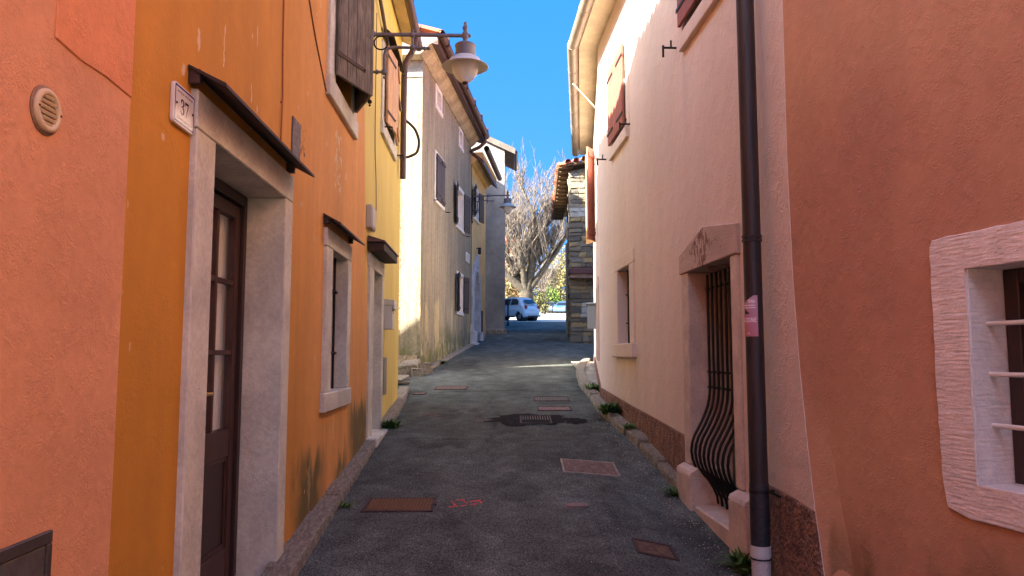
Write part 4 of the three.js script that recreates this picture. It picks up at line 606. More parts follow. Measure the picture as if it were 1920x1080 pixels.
// ---------------------------------------------------------------- terracotta house
{
  const F = TF, o = F.thing('terracotta_house', 'terracotta red stucco house at the far right with a white framed window', 'house');
  const wm = F.map(-1, 4.6, -0.2, 6.4, 1024, 1024, (d, h) => {
    const n = fbm(d * 1.1, h * 0.9, 4), q = fbm(d * 3 + 5, h * 0.7, 4), g = fbm(d * 22, h * 22, 2); let k = 1 + 0.17 * (n - 0.5) + 0.12 * (q - 0.5) + 0.06 * (g - 0.5), c = [188 * k, 136 * k * (1 + 0.1 * (n - 0.5)), 106 * k];
    const st = sst(0.80, 0.45, h + 0.4 * (fbm(d * 6, h * 1.4, 4) - 0.5)) * sst(0.36, 0.62, fbm(d * 8, h * 1.6 + 8, 4) + (d < 3.36 ? 0.2 : 0)); c = [c[0] + (112 - c[0]) * st * 0.65, c[1] + (84 - c[1]) * st * 0.65, c[2] + (50 - c[2]) * st * 0.65];
    const up = sst(0.52, 0.46, h + 0.14 * (fbm(d * 9, h * 3, 3) - 0.5)); if (up > 0.5 && d > 3.9) c = [200 * k, 142 * k, 108 * k];
    return c;
  });
  const m = mat(wm, { bump: withRepeat(stuccoBump, 0.5), bs: 0.006 });
  const hole1 = rect(2.25, 3.165, 1.10, 2.02);
  add('wall', F.poly([[4.396, -0.4], [-8, -1.2], [-8, 6.4], [4.396, 6.4]], [hole1], -0.4, 0), m, o);
  shell(o, F, -8, 4.39, 6.4, 8, m, { verge1: 0.0 });
  { const e = [[4.07, 0.1], [4.08, 0.48], [4.16, 0.79], [4.22, 1.1], [4.29, 1.54], [4.34, 2.04], [4.37, 2.81], [4.362, 3.8], [4.362, 6.3]], pos = [], inv = new THREE.Group(); F.place(inv); inv.updateMatrixWorld(true);
    const A = ([d, h]) => inv.worldToLocal(new THREE.Vector3(1.87 - 0.05 * (d + 0.004) + 0.002, h, -(d + 0.004))).toArray(), B = ([d, h]) => inv.worldToLocal(new THREE.Vector3(2.728 - 0.245 * (d - 0.16), h, -(d - 0.16))).toArray();
    for (let i = 0; i + 1 < e.length; i++) { const a = A(e[i]), b = B(e[i]), c = B(e[i + 1]), f = A(e[i + 1]); pos.push(...b, ...a, ...f, ...b, ...f, ...c); } add('plaster_fillet', tri(pos), m, o); }
  // uneven lime plaster band round the window
  const white = mat(blotchMap([226, 208, 200], 0.07, 0.9, 32, 5), { bump: tex(256, 256, (i, j) => 0.7 * fbm(i / 40, j / 5, 4, 128) + 0.3 * fbm(i / 6, j / 6, 2, 42), false, 0.5), bs: 0.006, rough: 0.7 });
  const w = new THREE.Group(); w.name = 'window'; o.add(w);
  const outline = []; const r = rng(44), corners = [[2.05, 0.965], [3.2, 0.955], [3.315, 0.985], [3.335, 1.1], [3.345, 1.5], [3.345, 2.13], [3.33, 2.165], [3.2, 2.17], [2.05, 2.18]];
  for (let i = 0; i < corners.length; i++) { const a = corners[i], b = corners[(i + 1) % corners.length], L = Math.hypot(b[0] - a[0], b[1] - a[1]), n = Math.max(1, Math.round(L / 0.05)); for (let k = 0; k < n; k++) outline.push([a[0] + (b[0] - a[0]) * k / n + rr(-0.003, 0.003, r), a[1] + (b[1] - a[1]) * k / n + rr(-0.003, 0.003, r)]); }
  const inner = []; for (let i = 0; i < 4; i++) { const a = hole1[i], b = hole1[(i + 1) % 4]; for (let k = 0; k < 16; k++) inner.push([a[0] + (b[0] - a[0]) * k / 16 + rr(-0.0025, 0.0025, r), a[1] + (b[1] - a[1]) * k / 16 + rr(-0.0025, 0.0025, r)]); }
  add('plaster_band', F.poly(outline, [inner.map(([d, h]) => [d, h])], 0.001, 0.014, 0.004), white, w);
  add('reveal', [F.box(3.16, 3.19, 1.09, 2.03, -0.2, 0.0005, 0.002), F.box(2.24, 3.159, 1.075, 1.105, -0.2, 0.0005, 0.002), F.box(2.24, 3.159, 2.015, 2.045, -0.2, 0.0005, 0.002), F.box(2.23, 2.26, 1.106, 2.014, -0.2, 0.0005, 0.002)], white, w);
  add('sash', [F.box(3.09, 3.158, 1.107, 2.013, -0.25, -0.18), F.box(2.262, 3.089, 1.95, 2.013, -0.25, -0.18), F.box(2.262, 3.089, 1.107, 1.17, -0.25, -0.18), F.box(2.68, 2.76, 1.171, 1.949, -0.245, -0.185), F.box(2.262, 2.33, 1.171, 1.949, -0.25, -0.18)], doorWood2, w);
  for (const [a, b] of [[2.33, 2.68], [2.76, 3.09]]) add('pane', F.box(a, b, 1.17, 1.95, -0.222, -0.218, 0), glassPane, w);
  for (const h of [1.35, 1.565, 1.78]) add('bar', F.rod([2.24, h, -0.09], [3.17, h, -0.09], 0.0105, 0.0105, 10), whitePaint, w);
}

// ---------------------------------------------------------------- rubble stone house
{
  const o = thing('stone_house', 'old rubble stone house with a clay tile roof beyond the pink house', 'house', [1.72, G(21.8), -21.8]); const y = (h) => h - G(21.8);
  const mortar = mat(blotchMap([150, 138, 116], 0.3, 0.8, 32, 4), { bump: roughBump, bs: 0.02 });
  const sm = [[150, 138, 116], [134, 124, 106], [168, 152, 122], [120, 112, 100], [186, 162, 118], [158, 148, 132]].map((c) => mat(blotchMap(c, 0.22, 0.5, 32, 4), { bump: withRepeat(stoneBump, 0.3), bs: 0.012 }));
  const white = mat(blotchMap([206, 200, 188], 0.15, 0.5, 32, 4), { bump: withRepeat(stoneBump, 0.3), bs: 0.01 });
  const ang = Math.atan(0.07);
  add('wall', poly([[0, -0.8], [6, -0.8], [6, y(8.3)], [0, y(7.1)]], null, -0.4, 0), mortar, o);
  add('side_wall', box(0, 0.4, -0.8, y(7.05), -8.4, -0.401), mortar, o).rotation.y = -ang;
  add('back_wall', box(0.9, 6, -0.8, y(7.05), -8.4, -8.0), mortar, o);
  // stones of the end wall
  const r = rng(12); let hh = y(1.75), row = 0;
  while (hh < y(7.02)) {
    const rh = rr(0.09, 0.21, r); let x = -0.01 + (row % 2 ? rr(0, 0.03, r) : 0), first = true;
    while (x < 1.15) {
      const w = first ? rr(0.26, 0.4, r) : rr(0.13, 0.36, r), h0 = G(21.8) + hh; let m = sm[Math.floor(r() * sm.length)];
      if ((Math.abs(h0 - 2.95) < 0.12 || Math.abs(h0 - 2.72) < 0.1) && x < 0.5 && x > 0.05) m = white;
      if (Math.abs(h0 - 6.1) < 0.12 && x > 0.25 && x < 0.6) m = sm[4]; else if (h0 > 5.65 && h0 < 5.95) m = white;
      if (!(h0 > 3.75 && h0 < 4.2)) { const s = add('stone', rubbleVars[Math.floor(r() * 6)], m, o); s.scale.set(w - 0.018, rh - 0.016, 0.14); s.position.set(x + w / 2, hh + rh / 2, -0.03 + rr(-0.012, 0.016, r)); s.rotation.z = rr(-0.05, 0.05, r) + (r() > 0.5 ? Math.PI : 0); }
      x += w; first = false;
    }
    hh += rh; row++;
  }
  // larger stones along the side that faces the lane
  for (let k = 0; k < 90; k++) { const zz = -rr(0.25, 8.2, r), h0 = rr(2.2, 7.0, r), w = rr(0.25, 0.5, r), s = add('stone', rubbleVars[k % 6], sm[k % 6], o); s.scale.set(0.1, rr(0.14, 0.24, r), w); s.position.set(-0.005 + zz * -0.07, y(h0), zz); s.rotation.y = -ang; }
  add('lintel_slab', box(-0.04, 1.5, y(3.98), y(4.15), -0.2, 0.34, 0.015), mat('#6a4a48', {}), o); add('slab_underside', box(-0.02, 1.5, y(3.86), y(3.978), -0.2, 0.30, 0.01), mat(blotchMap([150, 122, 104], 0.2, 1), {}), o);
  // roof: boards and tiles
  add('roof_boards', poly([[-0.12, y(7.2)], [-0.12, y(7.26)], [6, y(8.5)], [6, y(8.42)]], null, -8.6, 0.26), woodFascia, o);
  add('eave_boards', (() => { const g = box(-0.34, 0.1, y(7.16), y(7.19), -8.4, 0.16, 0.01); return g; })(), woodFascia, o).rotation.y = -0.034;
  for (let k = 0; k < 38; k++) { const zz = 0.2 - k * 0.225, t = add('roof_tile', tileGeo, tileMats[(k * 5 + (k * k) % 3) % 4], o); t.position.set(-0.16 - zz * 0.034 + rr(-0.03, 0.03, r), y(7.25) + rr(-0.01, 0.01, r), zz); t.rotation.order = 'YXZ'; t.rotation.set(-Math.PI / 2 + 0.2, -Math.PI / 2, 0); }
  for (let k = 0; k < 8; k++) { const t = add('roof_tile', tileGeo, tileMats[(k * 3 + 1) % 4], o); t.position.set(-0.1 + k * 0.24, y(7.3) + k * 0.048, 0.12); t.rotation.order = 'YXZ'; t.rotation.set(-Math.PI / 2 + 0.05, 0, 0.2); }
  for (let k = 0; k < 14; k++) add('rafter_end', box(-0.28, 0.1, y(7.09), y(7.155), -0.1 - k * 0.6 - 0.04, -0.1 - k * 0.6 + 0.04, 0.005), woodFascia, o).position.x = 0.034 * k * 0.6;
  add('pipe', rod([-0.06, y(2.15), -0.5], [-0.06, y(5.0), -0.5], 0.04, 0.04, 8), mat('#77756f', { rough: 0.6 }), o);
}

// ---------------------------------------------------------------- street lamps on wall brackets
function lamp(name, label, F, d, h) {
  const o = F.thing(name, label, 'street lamp', 'bracket street lamps on the left hand house walls'); o.position.set(F.c + F.m * d, h, -d);
  const m = lampGrey, A = 1.04;
  add('wall_plate', [box(-0.03, 0.03, -0.72, 0.13, 0.0, 0.02, 0.004), ball(0, 0.16, 0.02, 0.025), ball(0, 0.2, 0.02, 0.014), ball(0, -0.75, 0.02, 0.025), ball(0, -0.79, 0.02, 0.013)], ironBlack, o);
  add('arm', [rod([0, 0, 0.01], [0, 0, A], 0.021, 0.021, 10), ball(0, 0, 0.05, 0.034), ball(0, 0, 0.47, 0.036), ball(0, 0.05, 0.47, 0.016), ball(0, 0, A + 0.045, 0.02)], m, o);
  add('brace', [tube([[0, -0.42, 0.17], [0, -0.24, 0.17], [0, -0.17, 0.19], [0, -0.145, 0.26], [0, -0.145, 0.5], [0, -0.15, 0.66]], 0.018, 8), rod([0, -0.42, 0], [0, -0.42, 0.18], 0.016), ball(0, -0.42, 0.17, 0.036), ball(0, -0.42, 0.09, 0.026), ball(0, -0.48, 0.17, 0.016), ball(0, -0.145, 0.47, 0.036), ball(0, -0.2, 0.47, 0.018), ball(0, -0.235, 0.47, 0.01), ball(0, -0.15, 0.6, 0.024), ball(0, -0.15, 0.645, 0.02), rod([0, 0, 0.47], [0, -0.145, 0.47], 0.014)], m, o);
  const ring = new THREE.TorusGeometry(0.075, 0.009, 6, 20); ring.rotateY(Math.PI / 2); ring.translate(0, -0.095, 0.13); add('ring', flat(ring), ironBlack, o);
  const L = (pts, s) => { const g = lathe(pts, s || 28); g.translate(0, 0, A); return g; };
  add('finial', L([[0, 0.16], [0.012, 0.155], [0.02, 0.135], [0.014, 0.12], [0.03, 0.1], [0.032, 0.075], [0.02, 0.055], [0.03, 0.035], [0.044, 0.0], [0.03, -0.035], [0.022, -0.06], [0.026, -0.075], [0.05, -0.085]]), m, o);
  add('housing', L([[0.05, -0.085], [0.09, -0.092], [0.112, -0.11], [0.116, -0.118], [0.108, -0.126], [0.108, -0.195], [0.112, -0.2], [0.108, -0.206], [0.114, -0.245]]), m, o);
  const sh = mat('#cfc8c0', { rough: 0.5, metal: 0.2 });
  add('shade', L([[0.114, -0.243], [0.13, -0.247], [0.16, -0.265], [0.178, -0.30], [0.2, -0.315], [0.245, -0.345], [0.252, -0.352], [0.245, -0.355], [0.19, -0.335], [0.14, -0.325]], 40), sh, o);
  const glass = new THREE.MeshPhysicalMaterial({ color: 0xf4f2ee, roughness: 0.6, transmission: 0.55, thickness: 0, ior: 1.45 });
  const gl = []; for (let k = 0; k <= 14; k++) { const t = k / 14 * Math.PI / 2; gl.push([0.146 * Math.cos(t) + 0.001, -0.322 - 0.205 * Math.sin(t)]); } add('globe', L(gl, 32), glass, o);
  add('globe_cap', L([[0.0, -0.545], [0.02, -0.542], [0.03, -0.53], [0.032, -0.519], [0.0, -0.515]]), ironRust, o);
  return o;
}
lamp('street_lamp', 'near grey street lamp on a scrolled bracket beside the old wooden shutters', YF, 7.75, 5.1);
lamp('street_lamp', 'farther grey street lamp on a bracket from the cream house', CF, 21.1, 6.2);

// ---------------------------------------------------------------- things set in the road
const rust = (c) => blotchMap(c, 0.4, 0.5, 24, 4);
function cover(name, label, cat, x0, x1, d0, d1, m, o = {}) {   // an iron or concrete cover in its frame, following the slope
  const cx = (x0 + x1) / 2, cd = (d0 + d1) / 2, t = thing(name, label, cat, [cx, (GR(cx, cd) * 2 + GR(x0, d0) + GR(x1, d1) + GR(x0, d1) + GR(x1, d0)) / 6 + 0.002, -cd], o.group); t.quaternion.setFromUnitVectors(new THREE.Vector3(0, 1, 0), new THREE.Vector3(-(GR(x1, cd) - GR(x0, cd)) / (x1 - x0), 1, (GR(cx, d1) - GR(cx, d0)) / (d1 - d0)).normalize()); const w = (x1 - x0) / 2, l = (d1 - d0) / 2;
  add('frame', [box(-w, w, -0.03, 0.008, -l, -l + 0.022, 0.002), box(-w, w, -0.03, 0.008, l - 0.022, l, 0.002), box(-w, -w + 0.022, -0.03, 0.008, -l + 0.0225, l - 0.0225, 0.002), box(w - 0.022, w, -0.03, 0.008, -l + 0.0225, l - 0.0225, 0.002)], o.frame || ironRust, t);
  add('plate', box(-w + 0.026, w - 0.026, -0.03, o.h ?? 0.006, -l + 0.026, l - 0.026, 0.002), m, t);
  return t;
}
{
  const t = cover('manhole_cover', 'rusty checkered iron cover in the road near the orange house', 'manhole cover', -1.15, -0.6, 5.74, 6.10, mat(rust([106, 74, 52]), { rough: 0.8, metal: 0.2 }));
  const studs = []; for (let i = 0; i < 19; i++) for (let j = 0; j < 11; j++) { const b = box(-0.0125, 0.0125, 0.006, 0.0125, -0.0045, 0.0045, 0.001); b.rotateY((i + j) % 2 ? 0.75 : -0.75); b.translate(-0.232 + i * 0.0258, 0, -0.135 + j * 0.027); studs.push(b); }
  add('tread', studs, mat(rust([156, 116, 80]), { rough: 0.7, metal: 0.2 }), t); add('lifting_lug', box(0.255, 0.285, 0, 0.012, -0.05, 0.02, 0.003), ironRust, t);
}
cover('manhole_cover', 'large worn rusty cover on the right side of the road', 'manhole cover', 0.47, 1.0, 6.92, 7.42, mat(rust([118, 92, 82]), { rough: 0.8, bump: stoneBump, bs: 0.006 }), { frame: kerbStone });
cover('manhole_cover', 'small brown rusty cover nearest the grille door', 'manhole cover', 0.82, 1.1, 4.98, 5.26, mat(rust([104, 76, 58]), { rough: 0.85, bump: stoneBump, bs: 0.006 }), { h: 0.004 });
cover('manhole_cover', 'reddish plate just beyond the dark tarred patch', 'manhole cover', 0.35, 0.82, 10.2, 10.5, mat(rust([124, 96, 90]), { rough: 0.8 }));
cover('manhole_cover', 'rusty plate on the left before the grey house', 'manhole cover', -1.28, -0.74, 12.2, 12.58, mat(rust([100, 78, 70]), { rough: 0.85 }));
cover('manhole_cover', 'tiny cover by the left kerb at the yellow house end', 'manhole cover', -1.56, -1.36, 11.7, 11.95, mat(rust([96, 74, 66]), { rough: 0.85 }));
function grate(label, x0, x1, d0, d1, n) { const t = cover('drain_grate', label, 'drain grate', x0, x1, d0, d1, mat('#55504c', {}), { h: -0.026 }); const w = (x1 - x0) / 2 - 0.026, l = (d1 - d0) / 2 - 0.026; for (let k = 0; k < n; k++) { const x = -w + 2 * w * (k + 0.5) / n; add('grate_bar', box(x - w / n * 0.55, x + w / n * 0.55, -0.02, 0.004, -l, l, 0.002), mat_grate, t); } for (const z of [-0.33, 0.33]) add('grate_crossbar', box(-w, w, -0.019, 0.003, z * l * 1.4 - 0.012, z * l * 1.4 + 0.012, 0.002), mat_grate, t); }
const mat_grate = mat(rust([104, 90, 82]), { rough: 0.7, metal: 0.4 });
grate('iron grate set in the dark tarred patch', 0.1, 0.5, 9.26, 9.78, 11); grate('farther iron grate near the right kerb', 0.32, 0.86, 11.02, 11.42, 13);
// fresh tar patches with ragged edges
function blob(cx, cd, rx, rd, seed, lift) { const n = 72, pos = []; const P = (k) => { const a = k / n * Math.PI * 2, q = 0.95 + 0.9 * (fbm(4 + Math.cos(a) * 3.2 + seed, 4 + Math.sin(a) * 3.2, 5) - 0.5); return [cx + Math.cos(a) * rx * q, cd + Math.sin(a) * rd * q]; }; for (let k = 0; k < n; k++) { const [a, b] = P(k), [c, e] = P((k + 1) % n); for (let j = 0; j < 14; j++) { const u = j / 14, v = (j + 1) / 14, q = [[u, a, b], [u, c, e], [v, c, e], [v, a, b]].map(([s, x, d]) => [cx + (x - cx) * s, cd + (d - cd) * s]).map(([x, d]) => [x, GR(x, d) + lift, -d]); pos.push(...q[0], ...q[1], ...q[2], ...q[0], ...q[2], ...q[3]); } } return tri(pos); }
const tarMat = dull(mat(blotchMap([38, 36, 38], 0.35, 0.8, 24, 3), { bump: asphaltBump, bs: 0.008, rough: 0.95 }), 0.2);
struct('tar_patch', blob(0.22, 9.52, 0.56, 0.40, 3, 0.006), tarMat, 'dark tar patch round the iron grate'); struct('tar_patch', blob(0.78, 9.45, 0.16, 0.22, 8, 0.006), tarMat, 'small dark tar patch right of the grate');
{ const p = add(numbered('broken_concrete'), rubbleVars[2], mat(blotchMap([136, 116, 108], 0.3, 0.4, 24, 4), {})); p.scale.set(0.17, 0.03, 0.14); p.position.set(0.5, GR(0.5, 5.92) - 0.005, -5.92); tag(p, 'small broken piece of concrete sunk in the road', 'concrete'); }
// sprayed survey marks
function spray(label, strokes, m) { const pos = []; for (const s of strokes) for (let i = 0; i + 1 < s.length; i++) { const [x0, d0] = s[i], [x1, d1] = s[i + 1], L = Math.hypot(x1 - x0, d1 - d0), nx = (d1 - d0) / L * 0.009, nd = -(x1 - x0) / L * 0.013, n = Math.max(2, Math.round(L / 0.015)); for (let k = 0; k < n; k++) { const a = k / n, b = (k + 1) / n, w = 0.6 + 0.8 * vn(k * 0.7 + i * 5, 3), q = [[a, -w], [b, -w], [b, w], [a, w]].map(([t, u]) => { const x = x0 + (x1 - x0) * t + nx * u, d = d0 + (d1 - d0) * t + nd * u; return [x, GR(x, d) + 0.004, -d]; }); if (vn(k * 0.9 + x0 * 50, d0 * 9) < 0.24) continue; pos.push(...q[0], ...q[1], ...q[2], ...q[0], ...q[2], ...q[3]); } } return struct('spray_mark', tri(pos), m, label); }
const sprayRed = mat('#d4564a', { rough: 0.85 }), sprayOld = mat('#7d4a44', { rough: 0.9 });
spray('bright red sprayed mark beside the checkered cover', [[[-0.49, 5.86], [-0.3, 5.93], [-0.22, 6.0]], [[-0.48, 6.0], [-0.4, 6.06], [-0.36, 5.97], [-0.28, 6.04], [-0.22, 5.97]], [[-0.47, 5.98], [-0.44, 5.9]], [[-0.34, 5.98], [-0.3, 6.01], [-0.25, 6.06]]], sprayRed);
spray('faded red sprayed marks by the left kerb', [[[-1.3, 9.75], [-1.1, 9.95], [-0.95, 9.8]], [[-1.2, 10.0], [-1.0, 10.02]], [[-0.9, 9.72], [-0.78, 9.78]]], sprayOld);
spray('faded red sprayed mark left of the tar patch', [[[-0.5, 9.5], [-0.36, 9.6], [-0.3, 9.45]], [[-0.46, 9.4], [-0.36, 9.38]]], sprayOld);
// white petals and grit along the right kerb
{
  const g = new THREE.TetrahedronGeometry(0.006); const n = 420, im = new THREE.InstancedMesh(g, mat('#d8d2c6', {}), n), q = new THREE.Object3D(), r = rng(71); im.name = 'petals'; tag(im, 'scattered white petals and grit on the asphalt', 'grit', null, 'stuff');
  for (let k = 0; k < n; k++) { const d = rr(4.4, 10, r), near = r() < 0.75, x = near ? (1.87 - 0.05 * d) - 0.12 - Math.abs(rr(-0.5, 0.5, r) * r()) : rr(-1.2, 1.3, r); q.position.set(x, GR(x, d) + 0.003, -d); q.scale.set(rr(0.5, 1.5, r), 0.5, rr(0.5, 1.5, r)); q.rotation.y = r() * 6; q.updateMatrix(); im.setMatrixAt(k, q.matrix); }
  scene.add(im);
}
// weeds in the kerb joints
const leafMats = [mat('#4b6a26', { rough: 0.7 }), mat('#3c5a22', { rough: 0.7 }), mat('#5b7430', { rough: 0.7 })];
function weed(label, x, d, h, w, n, seed, y) {
  const o = thing('weed', label, 'weed', [x, (y ?? GR(x, d)), -d], 'weeds growing in the kerb joints'), r = rng(seed);
  for (let k = 0; k < 3; k++) { const pos = []; for (let i = 0; i < n / 3; i++) { const a = r() * 6.283, lean = rr(0.2, 1.5, r), L = h * rr(0.35, 1.05, r), bx = rr(-0.3, 0.3, r) * w, bz = rr(-0.3, 0.3, r) * w, wd = rr(0.008, 0.024, r) * (h / 0.15), dx = Math.cos(a), dz = Math.sin(a); let px = bx, py = -0.01, pz = bz, seg = 3; for (let s = 0; s < seg; s++) { const t = (s + 1) / seg, nx = bx + dx * w * 0.5 * lean * t * t * 1.4, ny = L * (t - 0.35 * lean * t * t), nz = bz + dz * w * 0.5 * lean * t * t * 1.4, w0 = wd * Math.sin(Math.PI * (0.15 + 0.75 * s / seg)), w1 = wd * Math.sin(Math.PI * (0.15 + 0.75 * t)) * (s === seg - 1 ? 0.3 : 1), qx = -dz, qz = dx; pos.push(px - qx * w0, py, pz - qz * w0, px + qx * w0, py, pz + qz * w0, nx + qx * w1, ny, nz + qz * w1, px - qx * w0, py, pz - qz * w0, nx + qx * w1, ny, nz + qz * w1, nx - qx * w1, ny, nz - qz * w1); px = nx; py = ny; pz = nz; } } add('leaves', tri(pos), leafMats[k], o); }
}
weed('tall green weed at the yellow house doorstep', -1.45, 9.05, 0.16, 0.22, 80, 1); weed('large leafy weed on the kerb of the pink house', 1.26, 9.6, 0.17, 0.34, 130, 2, GR(1.26, 9.6) + 0.08); weed('small weed tuft on the pink house kerb', 1.33, 8.5, 0.08, 0.16, 50, 3, GR(1.33, 8.5) + 0.1); weed('weed at the foot of the far pilaster base', 1.44, 6.62, 0.1, 0.2, 60, 4); weed('weed beside the white drainpipe foot', 1.52, 4.95, 0.16, 0.2, 70, 5); weed('dark weed behind the curved pale kerb', 1.27, 11.6, 0.16, 0.3, 90, 6, GR(1.27, 11.6) + 0.06); weed('weed fringe under the grey house wall', -1.55, 16.2, 0.12, 0.3, 60, 7); weed('tiny weed on the orange house kerb', -1.3, 5.9, 0.06, 0.12, 40, 8);

// ---------------------------------------------------------------- cars
function car(name, label, paint, pos, yaw, group, van) {
  const o = thing(name, label, van ? 'van' : 'car', pos, group); o.quaternion.setFromUnitVectors(new THREE.Vector3(0, 1, 0), new THREE.Vector3(0, 1, 0.0655).normalize()).multiply(new THREE.Quaternion().setFromAxisAngle(new THREE.Vector3(0, 1, 0), yaw));
  const W = 0.80, Lx = 3.55, off = -Lx / 2, hk = van ? 1.25 : 1;
  const half = (y) => (W - 0.27 * sst(0.8, 1.55, y / hk)) * (1 - 0.06 * sst(0.45, 0.2, y));
  const arch = (cx, r) => { const p = []; for (let k = 0; k <= 10; k++) { const a = Math.PI - Math.PI * k / 10; p.push([cx + r * Math.cos(a), 0.29 + r * Math.sin(a)]); } return p; };
  const out = [[0.16, 0.24], ...arch(0.62, 0.345), ...arch(2.92, 0.345), [3.42, 0.24], [3.53, 0.34], [3.55, 0.5], [3.48, 0.68], [3.3, 0.82], [3.0, 0.92], [2.6, 1.0], [2.35, 1.14], [1.98, 1.38], [1.7, 1.46], [1.3, 1.49], [1.0, 1.47], [0.74, 1.40], [0.5, 1.24], [0.3, 1.03], [0.12, 0.92], [0.03, 0.72], [0.0, 0.5], [0.06, 0.32]];
  const sh = new THREE.Shape(out.map(([x, y]) => new THREE.Vector2(x, y > 0.7 ? 0.7 + (y - 0.7) * hk : y))), g = flat(new THREE.ExtrudeGeometry(sh, { depth: 2 * W - 0.16, bevelEnabled: true, bevelThickness: 0.08, bevelSize: 0.05, bevelOffset: -0.05, bevelSegments: 3, steps: 1 })); g.translate(0, 0, -W + 0.08);
  const p = g.attributes.position; for (let i = 0; i < p.count; i++) { p.setZ(i, p.getZ(i) * half(p.getY(i)) / W); p.setX(i, p.getX(i) + off - (p.getX(i) < 0.6 ? -0.24 : p.getX(i) > 2.9 ? 0.12 : 0) * Math.pow(Math.abs(p.getZ(i)) / W, 3)); } g.computeVertexNormals();
  const pm = new THREE.MeshPhysicalMaterial({ color: paint, roughness: 0.35, clearcoat: 0.8, clearcoatRoughness: 0.08 }); const body = add('body', g, pm, o);
  const gm = mat('#1c2226', { rough: 0.08 }), black = mat('#16161a', { rough: 0.7 });
  const side = (pts, z) => { const s = new THREE.ShapeGeometry(new THREE.Shape(pts.map((q) => new THREE.Vector2(q[0], q[1] > 0.7 ? 0.7 + (q[1] - 0.7) * hk : q[1])))); const f = flat(s), a = f.attributes.position; for (let i = 0; i < a.count; i++) { a.setZ(i, z * (half(a.getY(i)) + 0.006)); a.setX(i, a.getX(i) + off); } f.computeVertexNormals(); return f; };
  for (const z of [-1, 1]) { add('window', side([[1.42, 1.0], [2.28, 1.0], [1.98, 1.3], [1.85, 1.36], [1.42, 1.38]], z), gm, o); add('window', side([[0.72, 1.03], [1.34, 1.0], [1.34, 1.38], [0.98, 1.37], [0.8, 1.26]], z), gm, o); add('door_handle', box(1.5 + off, 1.64 + off, 0.9, 0.925, z * (half(0.9) + 0.002), z * (half(0.9) + 0.02), 0.004), pm, o); add('sill_trim', box(1.0 + off, 2.55 + off, 0.22, 0.3, z * (half(0.28) - 0.03), z * (half(0.28) + 0.004), 0.01), black, o); add('mirror', ball(2.2 + off, 1.02, z * (half(1.0) + 0.09), 0.08, 8), pm, o); }
  const rear = (x0, y0, x1, y1, w0, w1, e) => tri([x0 + off - e, y0, -w0, x0 + off - e, y0, w0, x1 + off - e, y1, w1, x0 + off - e, y0, -w0, x1 + off - e, y1, w1, x1 + off - e, y1, -w1]);
  add('rear_window', rear(0.33, 1.08, 0.62, 1.34 * (van ? 1.1 : 1), 0.52, 0.46, 0.045), gm, o); add('windscreen', rear(2.58, 1.02, 2.05, 1.35, 0.6, 0.5, -0.055), gm, o);
  for (const z of [-1, 1]) { add('tail_light', box(0.12 + off, 0.28 + off, 0.76, 0.98, z * 0.55, z * 0.70, 0.03), mat('#8e2c2c', { rough: 0.2 }), o); const hl = new THREE.SphereGeometry(0.13, 12, 8); hl.scale(0.4, 1, 1); hl.translate(3.37 + off, 0.68, z * 0.56); add('headlight', flat(hl), mat('#cfd4d8', { rough: 0.1 }), o); }
  add('number_plate', box(-0.012 + off, 0.02 + off, 0.62, 0.72, -0.22, 0.22, 0.005), mat('#b9bcc0', { rough: 0.5 }), o); add('bumper_insert', box(0.0 + off, 0.08 + off, 0.25, 0.34, -0.6, 0.6, 0.02), black, o);
  for (const x of [0.62, 2.92]) for (const z of [-1, 1]) {
    const w = new THREE.Group(); w.name = 'wheel'; w.position.set(x + off, 0.29, z * 0.70); o.add(w);
    const ty = new THREE.TorusGeometry(0.225, 0.075, 10, 28); ty.scale(1, 1, 1.3); add('tyre', flat(ty), black, w);
    const rm = lathe([[0.0, 0.035], [0.05, 0.04], [0.07, 0.02], [0.16, 0.035], [0.2, 0.06], [0.205, 0.02], [0.2, -0.04]], 24); rm.rotateX(z * Math.PI / 2); add('rim', rm, mat('#a9acb0', { rough: 0.3, metal: 0.8 }), w);
    const sp = []; for (let k = 0; k < 7; k++) { const a = k / 7 * Math.PI * 2, b = new THREE.CircleGeometry(0.028, 8); b.translate(Math.cos(a) * 0.125, Math.sin(a) * 0.125, z * 0.048); sp.push(flat(b)); } add('rim_hole', sp, black, w);
    const arc = new THREE.CylinderGeometry(0.335, 0.335, 0.4, 20, 1, false); arc.rotateX(Math.PI / 2); arc.translate(0, 0, -z * 0.22); add('wheel_well', flat(arc), black, w);
  }
  return o;
}
{ const cx = 0.06, cd = 47.0; car('parked_car', 'small white hatchback parked across the top of the lane', '#cdd3da', [cx, G(cd) + 0.002, -cd], Math.PI - 0.7); }
car('parked_car', 'blue car parked far across the square, right of the tree', '#3c5f86', [6.3, G(92), -92], -1.9, 'cars parked across the square'); car('parked_car', 'dark car parked beside the far blue car', '#31404e', [4.9, G(95), -95], -1.9, 'cars parked across the square');
car('parked_van', 'white van standing behind the white hatchback', '#dadcdc', [-1.9, G(53.5), -53.5], Math.PI - 0.5, null, true);
{ const o = thing('bollard', 'thin black bollard at the plaster house corner', 'bollard', [-0.19, G(35.5), -35.5]); add('post', [rod([0, -0.05, 0], [0, 1.15, 0], 0.04, 0.04, 10), rod([0, 1.08, 0], [0, 1.12, 0], 0.055, 0.055, 10), ball(0, 1.18, 0, 0.05)], ironBlack, o); add('foot', rod([0, -0.04, 0], [0, 0.08, 0], 0.075, 0.06, 10), ironBlack, o); }

